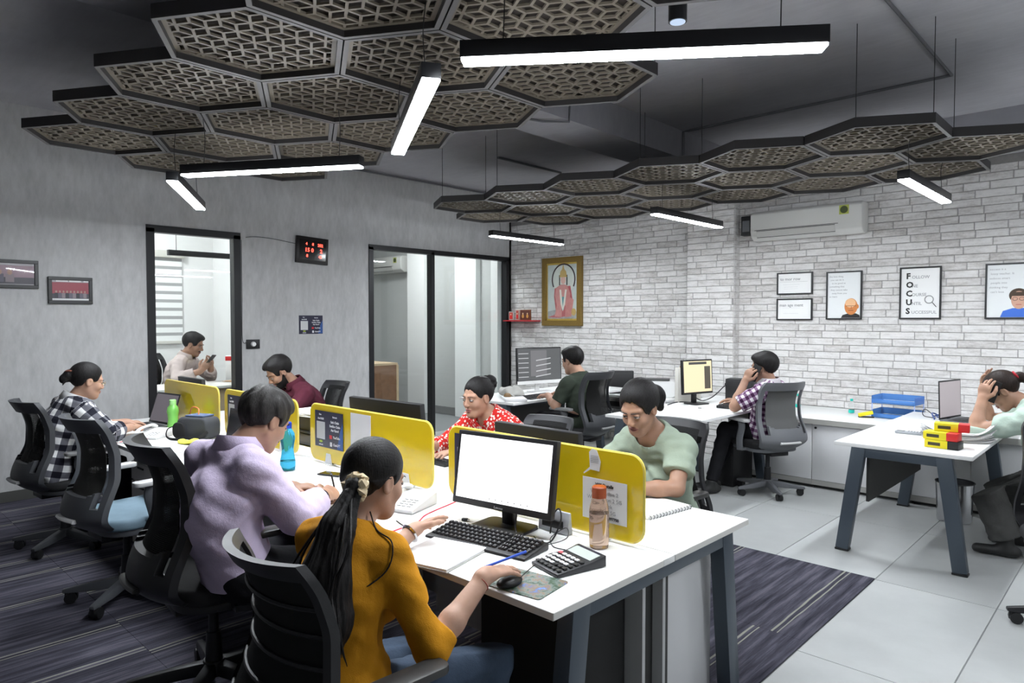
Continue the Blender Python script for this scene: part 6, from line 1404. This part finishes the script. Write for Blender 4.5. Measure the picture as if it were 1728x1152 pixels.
person('woman in a black and white checked shirt typing on a laptop', dict(fem=True, skin=SK3, hip=(1.67, 1.17, .57), neck=(1.70, 1.28, 1.0), head=(1.73, 1.365, 1.125), face=(.05, 1), fdir=(.02, .97, -.22), shR=(1.87, 1.29, .945), shL=(1.54, 1.27, .945), elR=(1.97, 1.42, .785), wrR=(1.80, 1.60, .79), elL=(1.50, 1.45, .785), wrL=(1.52, 1.66, .79), handR=((-.7, .7, -.1), (0, 0, -1), .3), handL=((-.1, .98, -.1), (0, 0, -1), .3),
    hair='claw', vol=.010, res=.008, fine=.0042, hfine=.0045, glasses=mat('gold_rim', (.7, .5, .25), .25, .8),
    shirt=dict(mat=check_mat('black_white_check', .085, (.72, .72, .72), (.12, .12, .14), (.012, .012, .02)), sleeve=1.42, ease=.022, slo=.012, collar=True, hemz=.12, fold=1.3), legs=dict(mat=BLKC, knR=(1.78, 1.58, .54), anR=(1.78, 1.55, .1), knL=(1.55, 1.58, .54), anL=(1.55, 1.55, .1)),
    extra=[lambda root, ORG, d: G().tube([d['hp'](.0+.03*math.cos(a), -.128+.02*math.sin(a), .045+.012*math.cos(a))-ORG for a in np.linspace(0, 2*math.pi, 15)[:-1]], .007, 6, closed=True).build('hair_claw', mat('claw_brown', (.16, .06, .04), .3), root)]))
person('woman in a sage green blouse looking down behind the nearest yellow screen', dict(fem=True, sc=1.02, bw=.95, skin=SK2, lip=(.20, .075, .065), hip=(5.21, 3.03, .57), neck=(5.26, 2.84, 1.015), head=(5.25, 2.735, 1.13), face=(-.02, -1), fdir=(.03, -.90, -.42), shL=(5.41, 2.86, .935), shR=(5.10, 2.88, .935), elL=(5.455, 2.725, .785), wrL=(5.28, 2.56, .785), elR=(4.99, 2.76, .785), wrR=(5.06, 2.56, .785), handL=((-.8, -.55, -.05), (0, 0, -1), .35), handR=((.3, -.9, -.1), (0, 0, -1), .35),
    hair='low_bun', vol=.015, res=.0065, fine=.0026, gaze=(-.1, 1, -.6), eyeo=.0058,
    hairline=[(.12, .095), (.082, .082), (.066, .066), (.052, .036), (.042, -.004), (.026, -.022), (.012, .0), (-.02, .01), (-.035, -.03), (-.06, -.06), (-.13, -.06)],
    shirt=dict(name='blouse', mat=cloth_mat('sage_linen', (.29, .345, .275), .08, .9, 420), sleeve=.62, cape=.066, ease=.016, neckr=.074, neckd=.022, neckf=.02, hemz=.1, fold=1.2), legs=dict(name='jeans', mat=DENIM, knL=(5.36, 2.6, .53), anL=(5.36, 2.65, .1), knR=(5.1, 2.6, .53), anR=(5.1, 2.65, .1)), bandL=(BLACK, .029, .008, .02)))
person('woman in a red dress with white print and her hair in a bun', dict(fem=True, sc=1.02, bw=1.1, skin=SK1, lip=(.28, .06, .06), hip=(4.03, 3.18, .55), neck=(3.985, 2.99, .96), head=(3.965, 2.905, 1.062), face=(-.05, -1), fdir=(-.02, -.98, -.12), shL=(4.165, 3.0, .885), shR=(3.795, 3.02, .885), elL=(4.22, 2.82, .745), wrL=(4.08, 2.62, .785), elR=(3.73, 2.83, .745), wrR=(3.86, 2.61, .785), handL=((-.2, -.95, -.05), (0, 0, -1), .3), handR=((.35, -.9, -.05), (0, 0, -1), .3),
    hair='bun_top', vol=.009, res=.0075, fine=.0032, hairline=[(.12, .078), (.075, .066), (.058, .045), (.045, .01), (.028, .0), (.012, .02), (-.02, .016), (-.035, -.03), (-.06, -.06), (-.13, -.06)],
    shirt=dict(name='dress', mat=print_mat('red_leaf_print', (.52, .022, .018), (.75, .68, .62)), sleeve=1.7, ease=.014, neckr=.070, neckd=.035, neckf=.025, hemz=.12), legs=dict(mat=cloth_mat('cream_leggings', (.4, .36, .3)), knL=(4.15, 2.75, .52), anL=(4.15, 2.8, .1), knR=(3.88, 2.75, .52), anR=(3.88, 2.8, .1))))
person('bearded man in a maroon shirt looking down before the grey wall', dict(sc=1.03, skin=SK2, hip=(1.76, 3.07, .57), neck=(1.715, 2.91, 1.0), head=(1.685, 2.785, 1.105), face=(-.1, -1), fdir=(-.10, -.80, -.55), shL=(1.905, 2.90, .915), shR=(1.52, 2.93, .915), elL=(1.98, 2.70, .785), wrL=(1.82, 2.52, .785), elR=(1.46, 2.73, .785), wrR=(1.56, 2.52, .785), handL=((-.4, -.9, 0), (0, 0, -1), .3), handR=((.3, -.95, 0), (0, 0, -1), .3),
    hair='short', vol=.014, beard='full', bthick=.0025, res=.0085, fine=.0045, hfine=.006, shirt=dict(mat=cloth_mat('maroon_cotton', (.085, .018, .032), .1), sleeve=1.8, collar=True, ease=.015, hemz=.09), legs=dict(mat=BLKC, knL=(1.88, 2.65, .54), anL=(1.88, 2.7, .1), knR=(1.62, 2.65, .54), anR=(1.62, 2.7, .1))))
person('man in a pale pink shirt with a phone in the cabin behind the glass', dict(sc=1.06, skin=SK2, z0=.1, hip=(-1.17, 3.0, .66), neck=(-1.10, 3.09, 1.12), head=(-1.04, 3.155, 1.255), face=(.72, .69), fdir=(.62, .72, -.32), shR=(-.97, 2.95, 1.03), shL=(-1.22, 3.21, 1.03), elR=(-.84, 2.90, .885), wrR=(-.72, 3.10, .97), elL=(-1.0, 3.33, .885), wrL=(-.80, 3.25, 1.0), handR=((.2, .5, .6), (-.4, .5, .4), .5), handL=((.5, -.1, .75), (.3, -.7, .3), .4),
    hair='short', vol=.013, beard='moustache', bthick=.002, res=.009, fine=.005, hfine=.005, shirt=dict(mat=cloth_mat('pale_pink_cotton', (.52, .44, .42), .05), sleeve=1.75, collar=True, ease=.018, hemz=.09, fold=1.2), legs=dict(mat=BLKC, knR=(-.80, 3.12, .62), anR=(-.82, 3.12, .2), knL=(-.95, 3.3, .62), anL=(-.95, 3.3, .2)), extra=[phone((-.69, 3.20, 1.09), (-.6, -.4, .6), (.3, .3, .8), 'phone in the hands of the man in the cabin')]))
person('man in a dark green t-shirt at the corner table, seen from behind', dict(sc=1.06, skin=SK3, hip=(2.90, 5.30, .57), neck=(2.92, 5.29, 1.005), head=(2.815, 5.285, 1.135), face=(-1, .05), fdir=(-.97, .02, -.18), shL=(2.91, 5.095, .92), shR=(2.91, 5.485, .92), elL=(2.83, 5.01, .725), wrL=(2.60, 5.17, .785), elR=(2.78, 5.58, .76), wrR=(2.54, 5.48, .785), handL=((-.95, .25, -.05), (0, 0, -1), .3), handR=((-.98, -.1, -.05), (0, 0, -1), .3),
    hair='short', vol=.013, res=.0085, fine=.0045, hfine=.005, glasses=BLACK, shirt=dict(name='t_shirt', mat=cloth_mat('dark_green_jersey', (.038, .048, .036), .12), sleeve=.82, ease=.014, slo=.008, neckr=.07, hemz=.1), legs=dict(mat=BLKC, knL=(2.48, 5.2, .54), anL=(2.5, 5.2, .1), knR=(2.48, 5.42, .54), anR=(2.5, 5.42, .1))))
person('man in a purple and white checked shirt holding a phone to his ear', dict(sc=1.04, skin=SK2, hip=(4.43, 6.01, .55), neck=(4.515, 5.97, .985), head=(4.46, 5.95, 1.115), face=(-1, -.12), fdir=(-.97, -.12, -.10), bend=.02, shL=(4.53, 5.775, .915), shR=(4.50, 6.16, .915), elL=(4.335, 5.65, .785), wrL=(4.36, 5.79, .995), elR=(4.36, 6.18, .785), wrR=(4.15, 6.10, .785), handL=((.32, .18, .9), (.25, .95, -.1), (.5, .55, .6, .65)), handR=((-.98, -.1, 0), (0, 0, -1), .3),
    hair='short', vol=.017, res=.008, fine=.0042, hfine=.004, shirt=dict(mat=check_mat('purple_white_check', .052, (.70, .66, .70), (.22, .13, .22), (.045, .012, .045)), sleeve=.85, ease=.018, slo=.010, collar=True, hemz=.12, fold=1.2), legs=dict(mat=BLKC, knL=(4.18, 5.80, .545), anL=(4.16, 5.58, .11), knR=(4.17, 6.02, .545), anR=(4.08, 5.74, .11), toe=(-.6, -.8, 0)), extra=[phone((4.43, 5.84, 1.075), (.15, .98, 0), (.45, 0, .9), 'phone at the ear of the man in the checked shirt')]))
person('woman in a pale green dress phoning with her head bent over the right table', dict(fem=True, sc=1.06, bw=1.15, skin=SK1, hip=(6.63, 5.72, .56), neck=(6.40, 5.70, .985), head=(6.245, 5.69, 1.055), face=(-1, -.1), fdir=(-.74, -.12, -.66), shL=(6.41, 5.50, .885), shR=(6.39, 5.89, .90), elL=(6.13, 5.44, .80), wrL=(6.155, 5.53, 1.0), elR=(6.12, 5.98, .80), wrR=(6.11, 5.86, 1.04), handL=((.12, .12, .97), (.3, .9, .1), (.35, .4, .45, .5)), handR=((.1, .05, .98), (.7, -.6, 0), (.35, .25, .3, .45)),
    hair='tied', hairm=HAIRB, vol=.012, res=.0075, fine=.0036, hfine=.0034, shirt=dict(name='dress', mat=cloth_mat('mint_cotton', (.42, .52, .45), .06), sleeve=1.05, ease=.018, slo=.010, neckr=.075, neckd=.05, hemz=.14, fold=1.2), legs=dict(name='trousers', mat=GRYC, flare=.02, ease=.02, knL=(6.16, 5.42, .56), anL=(6.32, 5.40, .12), knR=(6.18, 5.72, .56), anR=(6.36, 5.72, .12)),
    extra=[phone((6.20, 5.595, 1.06), (.2, .95, .1), (.35, 0, .95), 'phone at the ear of the pale green dressed woman'), lambda root, ORG, d: G().tube([d['hp'](.03*math.cos(a), -.128, .035+.028*math.sin(a))-ORG for a in np.linspace(0, 2*math.pi, 15)[:-1]], .009, 6, closed=True).build('hair_band', mat('band_red', (.35, .01, .02), .6), root)]))
